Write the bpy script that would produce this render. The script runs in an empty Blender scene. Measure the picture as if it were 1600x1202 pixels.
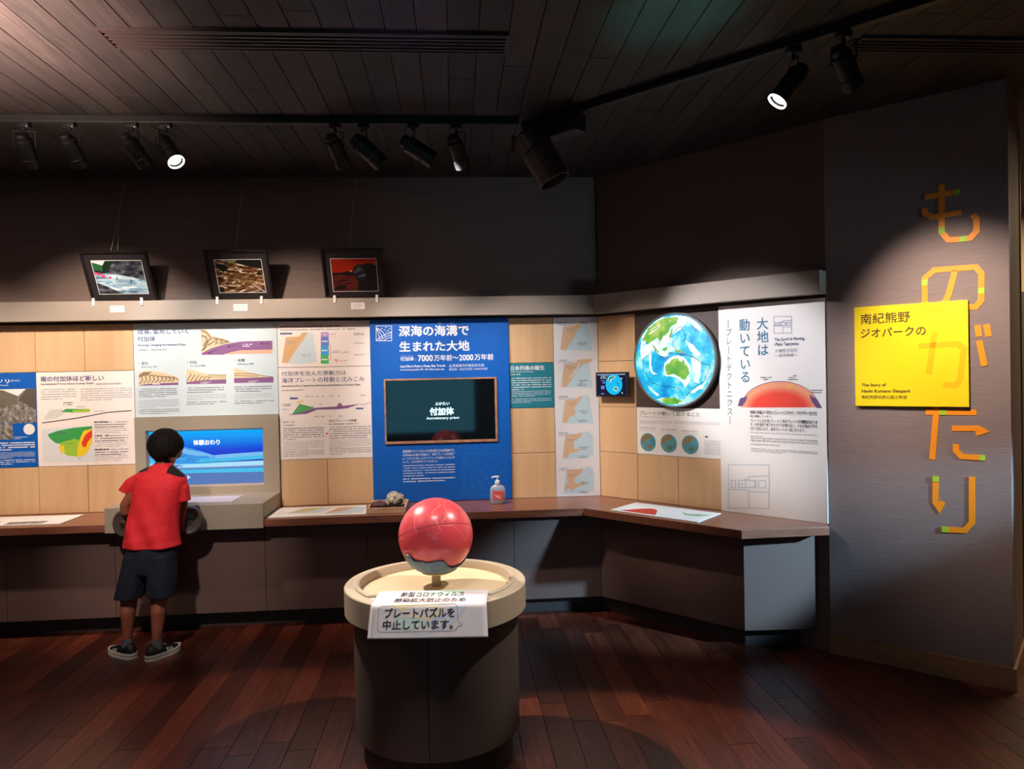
import bpy, bmesh, math, random
import numpy as np
from mathutils import Vector, Matrix, noise
R = random.Random(7)
S = bpy.context.scene
COL = S.collection
pi = math.pi

# ---------------------------------------------------------------- camera, world, exposure
cam_d = bpy.data.cameras.new('camera'); cam = bpy.data.objects.new('camera', cam_d); COL.objects.link(cam)
cam_d.sensor_width = 36; cam_d.lens = 1163.98/1600*36; cam_d.clip_start = .05
cam.matrix_world = Matrix.Translation((0, 0, 1.5)) @ Matrix.Rotation(pi/2-.01341, 4, 'X') @ Matrix.Rotation(-.02029, 4, 'Z')
S.camera = cam
w = bpy.data.worlds.new('world'); S.world = w; w.use_nodes = True
w.node_tree.nodes['Background'].inputs[0].default_value = (.5, .45, .5, 1)
w.node_tree.nodes['Background'].inputs[1].default_value = .008
S.view_settings.view_transform = 'Standard'; S.view_settings.look = 'None'
S.view_settings.exposure = 0; S.view_settings.gamma = 1; S.view_settings.use_curve_mapping = False

def light(name, kind, loc, aim, power, color, size=.05, angle=40, blend=.6, parent=None):
    d = bpy.data.lights.new(name, kind); o = bpy.data.objects.new(name, d); COL.objects.link(o)
    o.location = loc; d.energy = power; d.color = color
    o.rotation_euler = (Vector(aim)-Vector(loc)).to_track_quat('-Z', 'Y').to_euler()
    if kind == 'SPOT':
        d.spot_size = math.radians(angle); d.spot_blend = blend; d.shadow_soft_size = size
    else:
        d.shape = 'RECTANGLE'; d.size, d.size_y = size if isinstance(size, tuple) else (size, size)
    return o
# unseen dim fill added behind the visitor for ambient light
light('hall_fill', 'AREA', (-1.2, -1.6, 2.75), (-1.2, 1.2, 0), 2, (1, .86, .78), (3.2, .6))
light('overhead_light', 'SPOT', (-.32, 2.12, 2.76), (-.32, 2.60, .3), 120, (1, .93, .90), .30, 46, 1)
light('boy_back_fill', 'SPOT', (-1.5, 1.9, 2.7), (-1.95, 4.15, .78), 205, (1, .90, .84), .05, 28, .9)  # unseen spot added to brighten the boy's back
light('hall_side_light', 'AREA', (4.6, 4.9, 2.7), (4.6, 5.0, 0), 70, (1, .72, .42), (1.2, 1.6))
# bluish light from an unseen source on the right hand side of the hall
light('blue_side_spot', 'SPOT', (3.8, 1.8, 1.75), (1.02, 4.16, .42), 1250, (.36, .70, 1), .06, 16, .6)
light('blue_upper_spot', 'SPOT', (3.8, 1.8, 1.8), (.15, 4.92, 2.45), 90, (.5, .78, 1), .06, 20, 1)  # second spot added to tint the upper wall
light('ceiling_glow_green', 'SPOT', (1.0, 1.9, 1.3), (.62, 2.72, 2.8), 130, (.15, 1, .75), .03, 20, 1)  # unseen upward spot added to tint the ceiling green
light('ceiling_glow_violet', 'SPOT', (-.6, 1.6, 1.2), (-.42, 2.62, 2.8), 45, (.4, .4, 1), .03, 20, 1)  # likewise added, for a violet patch of light on the ceiling
light('ceiling_glow_warm', 'SPOT', (-2.2, 1.85, 1.9), (-2.2, 2.2, 2.8), 2000, (1, .72, .62), .1, 96, 1)  # unseen spot added to brighten the left part of the ceiling

# ---------------------------------------------------------------- materials
MT = {}
def mat(name, color, rough=.6, metal=0, emit=None, estr=0, spec=.5, alpha=None, trans=0, coat=0):
    if name in MT: return MT[name]
    m = bpy.data.materials.new(name); m.use_nodes = True; b = m.node_tree.nodes['Principled BSDF']
    b.inputs['Base Color'].default_value = (*color, 1); b.inputs['Roughness'].default_value = rough
    b.inputs['Metallic'].default_value = metal; b.inputs['Specular IOR Level'].default_value = spec
    b.inputs['Coat Weight'].default_value = coat
    if trans: b.inputs['Transmission Weight'].default_value = trans
    if emit: b.inputs['Emission Color'].default_value = (*emit, 1); b.inputs['Emission Strength'].default_value = estr
    MT[name] = m; return m
def srgb(r, g, b):
    f = lambda c: (c/255/12.92) if c/255 <= .04045 else ((c/255+.055)/1.055)**2.4
    return (f(r), f(g), f(b))
def ramped(name, stops, scale=(1, 1, 1), nscale=5, detail=4, rough=.6, per_object=0, coord='Object', distort=0, emit=0, voro=False, bump=0, spec=.5, coat=0, rough_out=.55):
    """noise driven colour ramp; per_object adds brightness variation per object"""
    if name in MT: return MT[name]
    m = mat(name, (1, 1, 1), rough, spec=spec, coat=coat); nt = m.node_tree; N = nt.nodes; L = nt.links; b = N['Principled BSDF']
    tc = N.new('ShaderNodeTexCoord'); mp = N.new('ShaderNodeMapping'); mp.inputs['Scale'].default_value = scale
    L.new(tc.outputs[coord], mp.inputs['Vector'])
    src = mp.outputs[0]
    if per_object:
        oi = N.new('ShaderNodeObjectInfo'); mu = N.new('ShaderNodeVectorMath'); mu.operation = 'SCALE'; mu.inputs[0].default_value = (7, 13, 5)
        L.new(oi.outputs['Random'], mu.inputs['Scale']); ad = N.new('ShaderNodeVectorMath'); L.new(mp.outputs[0], ad.inputs[0]); L.new(mu.outputs[0], ad.inputs[1]); src = ad.outputs[0]
    if voro:
        nz = N.new('ShaderNodeTexVoronoi'); nz.inputs['Scale'].default_value = nscale; out = nz.outputs['Distance']
    else:
        nz = N.new('ShaderNodeTexNoise'); nz.inputs['Scale'].default_value = nscale; nz.inputs['Detail'].default_value = detail; nz.inputs['Distortion'].default_value = distort
        nz.inputs['Roughness'].default_value = rough_out; out = nz.outputs['Fac']
    L.new(src, nz.inputs['Vector'])
    cr = N.new('ShaderNodeValToRGB'); el = cr.color_ramp.elements
    while len(el) < len(stops): el.new(.5)
    for e, (p, c) in zip(el, stops): e.position = p; e.color = (*c, 1)
    L.new(out, cr.inputs[0]); res = cr.outputs[0]
    if per_object:
        mr = N.new('ShaderNodeMapRange'); mr.inputs['To Min'].default_value = 1-per_object; mr.inputs['To Max'].default_value = 1+per_object
        L.new(oi.outputs['Random'], mr.inputs['Value'])
        vm = N.new('ShaderNodeVectorMath'); vm.operation = 'SCALE'; L.new(res, vm.inputs[0]); L.new(mr.outputs[0], vm.inputs['Scale']); res = vm.outputs[0]
    if emit:
        L.new(res, b.inputs['Emission Color']); b.inputs['Emission Strength'].default_value = emit; b.inputs['Base Color'].default_value = (.02, .02, .02, 1)
    else: L.new(res, b.inputs['Base Color'])
    if bump:
        bp = N.new('ShaderNodeBump'); bp.inputs['Strength'].default_value = bump; bp.inputs['Distance'].default_value = .002; L.new(out, bp.inputs['Height']); L.new(bp.outputs[0], b.inputs['Normal'])
    return m

m_wall = ramped('brown_wallpaper', [(.3, srgb(100, 82, 76)), (.7, srgb(118, 98, 90))], (1.5, 1.5, 90), 3, 3, .8, bump=.25)
m_wallc = ramped('brown_linen_wallpaper', [(.3, srgb(126, 107, 103)), (.7, srgb(142, 122, 117))], (3, 3, 130), 3, 4, .8, bump=.4)
m_tile = ramped('maple_panel', [(.3, srgb(212, 170, 126)), (.7, srgb(222, 182, 140))], (8, 8, .8), 2, 3, .5, per_object=.04)
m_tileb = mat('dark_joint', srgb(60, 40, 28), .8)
m_ledge = mat('beige_ledge', srgb(164, 150, 138), .6)
m_floor = ramped('red_brown_floor_plank', [(.25, srgb(72, 31, 21)), (.5, srgb(94, 43, 29)), (.75, srgb(118, 62, 42))], (14, 1, 14), 4, 5, .33, per_object=.55, bump=.06)
m_floor2 = mat('floor_joint', srgb(28, 10, 7), .6)
m_ceil = ramped('grey_brown_ceiling_plank', [(.3, srgb(33, 27, 26)), (.5, srgb(46, 39, 37)), (.7, srgb(55, 47, 44))], (11, .7, 11), 4, 5, .65, per_object=.42, distort=1.2, bump=.1)
m_ceil2 = mat('ceiling_joint', srgb(26, 20, 20), .8)
m_ctop = ramped('reddish_worktop_wood', [(.3, srgb(122, 72, 56)), (.7, srgb(152, 96, 74))], (1.2, 22, 22), 3, 5, .28, bump=.03)
m_cedge = m_ctop
m_cbase = mat('counter_base_brown', srgb(108, 82, 74), .6); m_slate = mat('slate_ink', srgb(84, 92, 112), .6)
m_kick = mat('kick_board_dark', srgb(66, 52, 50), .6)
m_kiosk = mat('beige_cabinet', srgb(160, 146, 128), .55)
m_base = ramped('baseboard_wood', [(.3, srgb(136, 96, 68)), (.7, srgb(170, 126, 92))], (2, 2, 30), 4, 4, .5)
m_black = mat('black_metal', (.012, .012, .013), .45)
m_blk2 = mat('black_plastic', (.02, .02, .022), .3)
m_white = mat('white_print', srgb(240, 236, 232), .5)
m_whiteB = mat('cool_white_print', srgb(210, 222, 227), .5)
m_pink = mat('warm_white_print', srgb(246, 232, 226), .5)
m_blue = mat('blue_print', srgb(8, 92, 186), .42)
m_teal = mat('teal_print', srgb(34, 128, 146), .45)
m_ink = mat('dark_ink', srgb(50, 50, 64), .6)
m_sink = mat('small_dark_ink', srgb(98, 98, 112), .6); m_sgrey = mat('small_grey_ink', srgb(160, 160, 170), .6)
m_grey = mat('grey_ink', srgb(140, 138, 148), .6)
m_lgrey = mat('light_grey_ink', srgb(188, 188, 196), .6)
m_navy = mat('navy_ink', srgb(66, 76, 128), .6)
m_steelblue = mat('steel_blue_ink', srgb(60, 120, 150), .6)
m_wink = mat('white_ink', srgb(236, 240, 246), .5)
m_paleblue = mat('pale_blue_ink', srgb(38, 112, 196), .5)

# ---------------------------------------------------------------- mesh helper
class MB:
    def __init__(s): s.v = []; s.f = []; s.m = []; s.mats = []; s.sm = []
    def mi(s, m):
        if m not in s.mats: s.mats.append(m)
        return s.mats.index(m)
    def add(s, vs, fs, m, smooth=False):
        o = len(s.v); s.v += [tuple(x) for x in vs]; k = s.mi(m)
        for f in fs: s.f.append([i+o for i in f]); s.m.append(k); s.sm.append(smooth)
        return s
    def box(s, x0, x1, y0, y1, z0, z1, m, bev=0):
        if bev <= 0:
            v = [(x, y, z) for x in (x0, x1) for y in (y0, y1) for z in (z0, z1)]
            return s.add(v, [(0, 1, 3, 2), (4, 6, 7, 5), (0, 4, 5, 1), (2, 3, 7, 6), (0, 2, 6, 4), (1, 5, 7, 3)], m)
        bm = bmesh.new(); bmesh.ops.create_cube(bm, size=1, matrix=Matrix.Translation(((x0+x1)/2, (y0+y1)/2, (z0+z1)/2)) @ Matrix.Diagonal((x1-x0, y1-y0, z1-z0, 1)))
        bmesh.ops.bevel(bm, geom=list(bm.edges), offset=bev, segments=2, affect='EDGES', profile=.5)
        return s.addbm(bm, m)
    def addbm(s, bm, m, smooth=False):
        bm.verts.index_update(); s.add([v.co[:] for v in bm.verts], [[v.index for v in f.verts] for f in bm.faces], m, smooth); bm.free(); return s
    def prism(s, poly, a, b, m, axis='z'):
        """poly of 2D points extruded from a to b; axis z: (x,y) plan; axis y: (x,z) elevation"""
        n = len(poly); P = (lambda p, t: (p[0], p[1], t)) if axis == 'z' else (lambda p, t: (p[0], t, p[1])) if axis == 'y' else (lambda p, t: (t, p[0], p[1]))
        v = [P(p, a) for p in poly]+[P(p, b) for p in poly]
        return s.add(v, [list(range(n))[::-1], list(range(n, 2*n))]+[(i, (i+1) % n, (i+1) % n+n, i+n) for i in range(n)], m)
    def flat(s, poly, y, m):  # elevation polygon, facing -y
        return s.add([(p[0], y, p[1]) for p in poly], [list(range(len(poly)))], m)
    def line(s, pts, wd, y, m, closed=False):
        pts = [Vector((p[0], p[1])) for p in pts]; n = len(pts); L = []; Rr = []
        for i, p in enumerate(pts):
            a = pts[i-1] if (i > 0 or closed) else None; b = pts[(i+1) % n] if (i < n-1 or closed) else None
            d1 = (p-a).normalized() if a is not None and (p-a).length > 1e-9 else None; d2 = (b-p).normalized() if b is not None and (b-p).length > 1e-9 else None
            d1 = d1 or d2 or Vector((1, 0)); d2 = d2 or d1
            t = (d1+d2); t = t.normalized() if t.length > 1e-6 else d1
            k = 1/max(.45, abs(t.dot(d1))); nn = Vector((-t.y, t.x))*wd/2*k
            L.append(p+nn); Rr.append(p-nn)
        vs = [(p.x, y, p.y) for p in L]+[(p.x, y, p.y) for p in Rr]
        return s.add(vs, [(i, (i+1) % n, (i+1) % n+n, i+n) for i in range(n if closed else n-1)], m)
    def disc(s, cx, cz, r, y, m, n=32, rz=None):
        return s.flat([(cx+r*math.cos(2*pi*i/n), cz+(rz or r)*math.sin(2*pi*i/n)) for i in range(n)], y, m)
    def tube(s, pts, rad, m, n=8, cap=True):
        pts = [Vector(p) for p in pts]; rs = rad if isinstance(rad, (list, tuple)) else [rad]*len(pts); rings = []
        up = None
        for i, p in enumerate(pts):
            d = (pts[min(i+1, len(pts)-1)]-pts[max(i-1, 0)]).normalized()
            if up is None: up = d.orthogonal().normalized()
            up = (up-d*up.dot(d)).normalized(); w2 = d.cross(up)
            rings.append([p+(up*math.cos(2*pi*k/n)+w2*math.sin(2*pi*k/n))*rs[i] for k in range(n)])
        vs = [v for r_ in rings for v in r_]; fs = []
        for i in range(len(rings)-1):
            for k in range(n): fs.append((i*n+k, i*n+(k+1) % n, (i+1)*n+(k+1) % n, (i+1)*n+k))
        s.add(vs, fs, m, True)
        if cap: s.add(rings[0], [list(range(n))[::-1]], m); s.add(rings[-1], [list(range(n))], m)
        return s
    def lathe(s, prof, m, n=48, c=(0, 0, 0), smooth=True, a0=0, a1=2*pi):
        full = abs(a1-a0-2*pi) < 1e-6; k = n if full else n+1
        vs = [(c[0]+r*math.cos(a0+(a1-a0)*i/n), c[1]+r*math.sin(a0+(a1-a0)*i/n), c[2]+z) for (r, z) in prof for i in range(k)]
        fs = []
        for j in range(len(prof)-1):
            for i in range(n):
                q = (i+1) % k; fs.append((j*k+i, j*k+q, (j+1)*k+q, (j+1)*k+i))
        return s.add(vs, fs, m, smooth)
    def loft(s, rings, m, cap=(True, True), smooth=True):
        n = len(rings[0]); vs = [v for r_ in rings for v in r_]; fs = []
        for i in range(len(rings)-1):
            for k in range(n): fs.append((i*n+k, i*n+(k+1) % n, (i+1)*n+(k+1) % n, (i+1)*n+k))
        s.add(vs, fs, m, smooth)
        if cap[0]: s.add(rings[0], [list(range(n))[::-1]], m, False)
        if cap[1]: s.add(rings[-1], [list(range(n))], m, False)
        return s
    def build(s, name, parent=None, loc=(0, 0, 0), rot=(0, 0, 0), angle=.6, fix=True):
        me = bpy.data.meshes.new(name); me.from_pydata(s.v, [], s.f)
        for m in s.mats: me.materials.append(m)
        me.polygons.foreach_set('material_index', s.m); me.polygons.foreach_set('use_smooth', s.sm); me.update()
        if fix:
            bm = bmesh.new(); bm.from_mesh(me); bmesh.ops.remove_doubles(bm, verts=bm.verts, dist=1e-6); bmesh.ops.recalc_face_normals(bm, faces=bm.faces); bm.to_mesh(me); bm.free()
        if any(s.sm): me.set_sharp_from_angle(angle=angle)
        o = bpy.data.objects.new(name, me); COL.objects.link(o); o.location = loc; o.rotation_euler = rot
        if parent: o.parent = parent
        return o
def empty(name, loc=(0, 0, 0), rz=0, label=None, cat=None, group=None, parent=None):
    o = bpy.data.objects.new(name, None); COL.objects.link(o); o.location = loc; o.rotation_euler = (0, 0, rz); o.empty_display_size = .05
    if parent: o.parent = parent
    return tag(o, label, cat, group)
def tag(o, label=None, cat=None, group=None, kind=None):
    if label: o['label'] = label
    if cat: o['category'] = cat
    if group: o['group'] = group
    if kind: o['kind'] = kind
    return o
def dup(o, parent=None):
    c = o.copy(); COL.objects.link(c)
    if parent: c.parent = parent
    for ch in list(o.children): dup(ch, c)
    return c

# deferred lettering: every entry becomes one mesh child 'lettering' per parent
TX = []
def text(parent, s, x0, x1, z0, z1, m, y=-.0006, bold=0, vertical=False, fitx=True, map3=None, gid=None):
    c = bpy.data.curves.new('lettering', 'FONT'); c.body = s; c.size = 1; c.resolution_u = 3; c.fill_mode = 'FRONT' if False else 'BOTH'
    o = bpy.data.objects.new('lettering', c); COL.objects.link(o)
    TX.append((o, parent, x0, x1, z0, z1, m, (y, bold), fitx, map3, gid or len(TX)+1000000))
def vtext(parent, s, x0, x1, ztop, zbot, m, y=-.0006, bold=0):
    h = (ztop-zbot)/len(s); g = .1*h; gid = 'v%d' % len(TX)
    for i, ch in enumerate(s):
        z1 = ztop-i*h-g/2; z0 = z1-h+g
        if ch in 'ー―—|':  # long marks run downwards in vertical writing
            BARS.append((gid, (x0+x1)/2, z0, z1, (x1-x0)*.09, m, y))
        else: text(parent, ch, x0, x1, z0, z1, m, y, bold, gid=gid, fitx='em')
BARS = []
def finish_text():
    bpy.context.view_layer.update(); dg = bpy.context.evaluated_depsgraph_get(); acc = {}
    for (o, parent, x0, x1, z0, z1, m, y, fitx, map3, gid) in TX:
        me = bpy.data.meshes.new_from_object(o.evaluated_get(dg)); n = len(me.vertices)
        if n:
            co = np.empty(n*3, 'f'); me.vertices.foreach_get('co', co); co = co.reshape(-1, 3)
            mn = co.min(0); mx = co.max(0); sx = (x1-x0)/max(mx[0]-mn[0], 1e-6); sz = (z1-z0)/max(mx[1]-mn[1], 1e-6)
            if fitx == 'em': sx, sz, mn = (x1-x0)*1.04, (z1-z0)*1.08, np.array([0, -.12, 0])
            mb = acc.setdefault(gid, (parent, MB()))[1]
            fs = [list(p.vertices) for p in me.polygons]; yy, bo_ = y
            # heavier lettering: the same strokes laid down again a hair to either side
            sh_ = [(0, 0)] if bo_ < .004 else [(-bo_, -bo_), (bo_, -bo_), (-bo_, bo_), (bo_, bo_)]
            for k_, (ax, az) in enumerate(sh_):
                vs = [(x0+(a[0]-mn[0]+ax)*sx, yy-.00003*k_, z0+(a[1]-mn[1]+az)*sz) for a in co]
                if map3: vs = [map3(v[0], v[2], v[1]) for v in vs]
                mb.add(vs, fs, m)
        bpy.data.meshes.remove(me)
    for (parent, cx, z0, z1, wd, m, y) in BARS:
        acc[parent][1].line([(cx, z0), (cx, z1)], wd, y, m)
    cs = []
    for t in TX: cs.append(t[0].data); bpy.data.objects.remove(t[0])
    for c in cs: bpy.data.curves.remove(c)
    for k, (parent, mb) in acc.items(): mb.build('lettering', parent, fix=False)
def body_lines(mb, x0, x1, ztop, zbot, rows, m, y=-.0005, hh=.5, last=.6):
    """small print too fine to read: rows of short irregular marks"""
    dz = (ztop-zbot)/rows
    for i in range(rows):
        x = x0; xe = x1 if i < rows-1 else x0+(x1-x0)*last; zc = ztop-(i+.5)*dz
        while x < xe:
            wd = R.uniform(.5, 1.5)*dz*hh*1.1
            if R.random() < .9: mb.flat([(x, zc-dz*hh/2), (min(x+wd, xe), zc-dz*hh/2), (min(x+wd, xe), zc+dz*hh/2*R.uniform(.6, 1)), (x, zc+dz*hh/2*R.uniform(.6, 1))], y, m)
            x += wd+dz*hh*R.uniform(.12, .35)
def quadmap(src, dst):
    """homography that carries four corners of a traced drawing to the panel's rectangle"""
    A = []; B = []
    for (x, y), (u, v) in zip(src, dst):
        A.append([x, y, 1, 0, 0, 0, -u*x, -u*y]); B.append(u); A.append([0, 0, 0, x, y, 1, -v*x, -v*y]); B.append(v)
    h = np.linalg.solve(np.array(A, float), np.array(B, float))
    def f(p):
        d = h[6]*p[0]+h[7]*p[1]+1
        return ((h[0]*p[0]+h[1]*p[1]+h[2])/d, (h[3]*p[0]+h[4]*p[1]+h[5])/d)
    return f

# ---------------------------------------------------------------- plan of the room
a, b, c = .07633, .77332, .67976
P1 = Vector((.5768, 4.9563)); dA = Vector((math.cos(a), math.sin(a))); dB = Vector((math.cos(b), -math.sin(b))); dC = Vector((math.cos(c), -math.sin(c)))
P2 = P1+1.5027*dB; P3 = P2+.8032*dC
nrm = lambda d: Vector((d.y, -d.x))
nA, nB, nC = nrm(dA), nrm(dB), nrm(dC)
T = .2982; Z0 = .680   # tile module, worktop height
H = 2.80
def onA(u, off=0, z=0): p = P1+dA*u+nA*off; return (p.x, p.y, z)
def onB(u, off=0, z=0): p = P1+dB*u+nB*off; return (p.x, p.y, z)
def onC(u, off=0, z=0): p = P2+dC*u+nC*off; return (p.x, p.y, z)
def isect(p, d, q, e):
    k = (q-p).cross(e)/d.cross(e) if False else ((q-p).x*e.y-(q-p).y*e.x)/(d.x*e.y-d.y*e.x)
    return p+d*k
def cornerAB(oa, ob): return isect(P1+nA*oa, dA, P1+nB*ob, dB)
UL = -5.2  # left end of wall A

# floor: slab below, planks on top
struct = lambda o: tag(o, kind='structure')
fl = struct(MB().box(-5.5, 6.5, -3.2, 7.5, -.05, -.006, m_floor2).build('floor'))
rotA = Matrix.Rotation(a, 2)
def plank_set(parent, name, wd, z0, z1, m, xr, yr, lens, gap, seed, inside=lambda x, y: True, stuff_when=lambda x, y: False, rnd=0.0006):
    rr = random.Random(seed); cache = {}; rest = MB(); k = 0
    nx0 = math.floor(xr[0]/wd); nx1 = math.ceil(xr[1]/wd)
    for i in range(nx0, nx1):
        y = yr[0]-rr.uniform(0, lens[-1])
        while y < yr[1]:
            ln = rr.choice(lens); cx = (i+.5)*wd; cy = y+ln/2
            v = rotA @ Vector((cx, cy))
            if y+ln > yr[0] and inside(v.x, v.y):
                lo = v; hz = rr.uniform(-rnd, rnd)
                if stuff_when(v.x, v.y):
                    mb = MB(); 
                    pts = [rotA @ Vector((px, py)) for px, py in [(cx-wd/2+gap, y+gap), (cx+wd/2-gap, y+gap), (cx+wd/2-gap, y+ln-gap), (cx-wd/2+gap, y+ln-gap)]]
                    rest.prism([(p.x, p.y) for p in pts], z0, z1, m)
                else:
                    if ln not in cache:
                        o = MB().box(-wd/2+gap, wd/2-gap, -ln/2+gap, ln/2-gap, z0, z1, m, .0012).build(name, parent); cache[ln] = o; k += 1
                    else:
                        o = cache[ln].copy(); COL.objects.link(o); o.parent = parent; k += 1
                    o.location = (v.x, v.y, hz); o.rotation_euler = (0, 0, a)
            y += ln
    if rest.v: tag(rest.build(name, parent), kind='stuff')
    return k
def floor_vis(x, y): return y > 2.3 and y < 5.1 and abs(x) < y*.72+.35 and not (x > 2.0 and y > 3.9)
k1 = plank_set(fl, 'floor_plank', .118, -.006, 0, m_floor, (-5.5, 6), (-3, 7.3), [.9, 1.2, 1.05], .0008, 3, lambda x, y: True, lambda x, y: not floor_vis(x, y), .0001)
ce = struct(MB().box(-5.5, 6.5, -3.2, 7.5, H+.010, H+.06, m_ceil2).build('ceiling'))
k2 = plank_set(ce, 'ceiling_plank', .116, H, H+.010, m_ceil, (-5.5, 6), (-3, 7.3), [3.0, 3.6, 4.2], .0018, 9, lambda x, y: True, lambda x, y: not (y > 1.6 and y < 5.2 and abs(x) < y*.8+.4), .0004)
print('planks', k1, k2)

# walls (thick solids so nothing is paper thin)
def wallbox(name, p, q, n, off, th, z0, z1, m):
    n = Vector(n); A_ = p+n*off; B_ = q+n*off; C_ = q+n*(off-th); D_ = p+n*(off-th)
    return struct(MB().prism([(v.x, v.y) for v in (A_, B_, C_, D_)], z0, z1, m).build(name))
wa = wallbox('wall_back', P1+dA*UL, P1, nA, -.012, .15, 0, H, m_wall)
wb = wallbox('wall_corner', P1, P2, nB, -.012, .15, 0, H, m_wall)
wc = wallbox('wall_right', P2-nC*0, P3, nC, 0, .50, 0, H-.0, m_wallc)
PL = P1+dA*UL
wallbox('wall_left', Vector((PL.x, -3.1)), PL, (1, 0), 0, .12, 0, H, m_wall)
wallbox('wall_front', Vector((-5.0, -3.0)), Vector((6.2, -3.0)), (0, 1), 0, .12, 0, H, m_wall)
wallbox('wall_far_right', Vector((6.2, -3.0)), Vector((6.2, 7.2)), (-1, 0), 0, .12, 0, H, m_wall)
m_hall = mat('hall_beige', srgb(190, 172, 150), .6); m_hall2 = mat('hall_dark_panel', srgb(70, 72, 76), .5)
wh = wallbox('wall_hall', Vector((2.2, 6.4)), Vector((6.2, 6.4)), (0, -1), 0, .12, 0, H, m_hall)
ws = tag(MB().box(-.95, .55, -2.995, -2.97, .55, 1.75, mat('teal_glow', (.02, .05, .06), .3, emit=(.16, .72, 1), estr=1.3), .004).build('teal_glow_panel'), 'added teal glowing panel behind the visitor, seen only mirrored in the television', 'screen')  # glowing panel made up to give the television its teal reflection
hp = MB().box(3.2, 5.6, 6.385, 6.4, .35, 2.12, m_hall2).build('trim_1'); struct(hp)
# baseboards of wall C (front and end face)
d_ = .012
bb = MB(); e0 = P2+nC*0; q = [e0+nC*d_, P3+nC*d_+dC*d_, P3-nC*.5+dC*d_, P3-nC*.5, P3, P2]
bb.prism([(v.x, v.y) for v in q], .0, .104, m_base); struct(bb.build('baseboard_right'))
# slim lit edge strip at the far corner of wall C's end face
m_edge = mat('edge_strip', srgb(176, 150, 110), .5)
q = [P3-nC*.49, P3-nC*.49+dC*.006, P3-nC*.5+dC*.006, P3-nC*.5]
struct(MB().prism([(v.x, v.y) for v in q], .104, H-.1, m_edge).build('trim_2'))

# display ledge running along both walls
def run_poly(oa0, oa1, ob0, ob1, ul=UL, ur=1.5027):
    i = cornerAB(oa0, ob0); o = cornerAB(oa1, ob1)
    A0 = P1+dA*ul+nA*oa0; A1 = P1+dA*ul+nA*oa1; B0 = P1+dB*ur+nB*ob0; B1 = P1+dB*ur+nB*ob1
    return [(v.x, v.y) for v in (A1, o, B1, B0, i, A0)]
lg = MB().prism(run_poly(-.012, .085, -.012, .085, ur=1.505), 1.888, 2.008, m_ledge)
struct(lg.build('trim_3'))

# maple wall tiles
def tiles(wall, on, d, ang, cols, skip=()):
    proto = None
    for cI in cols:
        for r_ in range(4):
            if (cI, r_) in skip: continue
            z = Z0+r_*T
            if proto is None:
                o = MB().box(-T/2+.0015, T/2-.0015, 0, .012, .0015, T-.0015, m_tile, .001).build('maple_panel', wall); proto = o
            else: o = proto.copy(); COL.objects.link(o); o.parent = wall
            o.location = on((cI+.5)*T, 0, z); o.rotation_euler = (0, 0, ang)
# A column index: -1 is the one at the corner; printed panels replace some tiles
skA = set()
for cI in (-1,): skA |= {(cI, r_) for r_ in range(4)}
skA.add((-2, 2))
for cI in (-3, -4, -5): skA |= {(cI, r_) for r_ in range(4)}
for cI in (-6, -7): skA |= {(cI, r_) for r_ in (1, 2, 3)}
for cI in (-8, -9, -10): skA |= {(cI, r_) for r_ in range(4)}
for cI in (-11, -12, -13, -14): skA |= {(cI, 1), (cI, 2)}
tiles(wa, onA, dA, a, range(-17, 0), skA)
skB = {(1, 1), (2, 1), (1, 2), (2, 2), (1, 3), (2, 3), (3, 0), (3, 1), (3, 2), (3, 3), (4, 0), (4, 1), (4, 2), (4, 3)}
tiles(wb, onB, dB, -b, range(0, 3), skB)
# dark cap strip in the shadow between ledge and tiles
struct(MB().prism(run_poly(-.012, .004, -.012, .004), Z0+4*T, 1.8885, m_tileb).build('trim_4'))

# ---------------------------------------------------------------- counter
ct = empty('display_counter', onA(-1.5, .2, 0), 0, 'long reddish wood counter running below the maple wall and round the corner', 'counter')
def world_child(mb, name, parent, **k):
    o = mb.build(name, parent, **k); o.location = Vector(o.location)-Vector(parent.location); return o
def poly2(oa0, oa1, ob0, ob1, ul, enda, endb):
    i = cornerAB(oa0, ob0); o = cornerAB(oa1, ob1); A0 = P1+dA*ul+nA*oa0; A1 = P1+dA*ul+nA*oa1
    return [(v.x, v.y) for v in (A1, o, Vector(enda), Vector(endb), i, A0)]
E2 = P1+dB*1.228+nB*.428          # outer front corner at the right end
E3 = Vector((1.626, 3.842))
mbt = MB().prism(poly2(0, .440, 0, .432, UL, E2, (1.632, 3.915)), Z0-.045, Z0, m_ctop)
# bevelled by a modifier so that the edge catches light
to = world_child(MB().prism([*poly2(0, .440, 0, .432, UL, E2, E3)[:4], (P2.x-.008, P2.y), *poly2(0, .440, 0, .432, UL, E2, E3)[4:]], Z0-.045, Z0, m_ctop), 'countertop', ct)
bv = to.modifiers.new('b', 'BEVEL'); bv.width = .0025; bv.segments = 2
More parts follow.
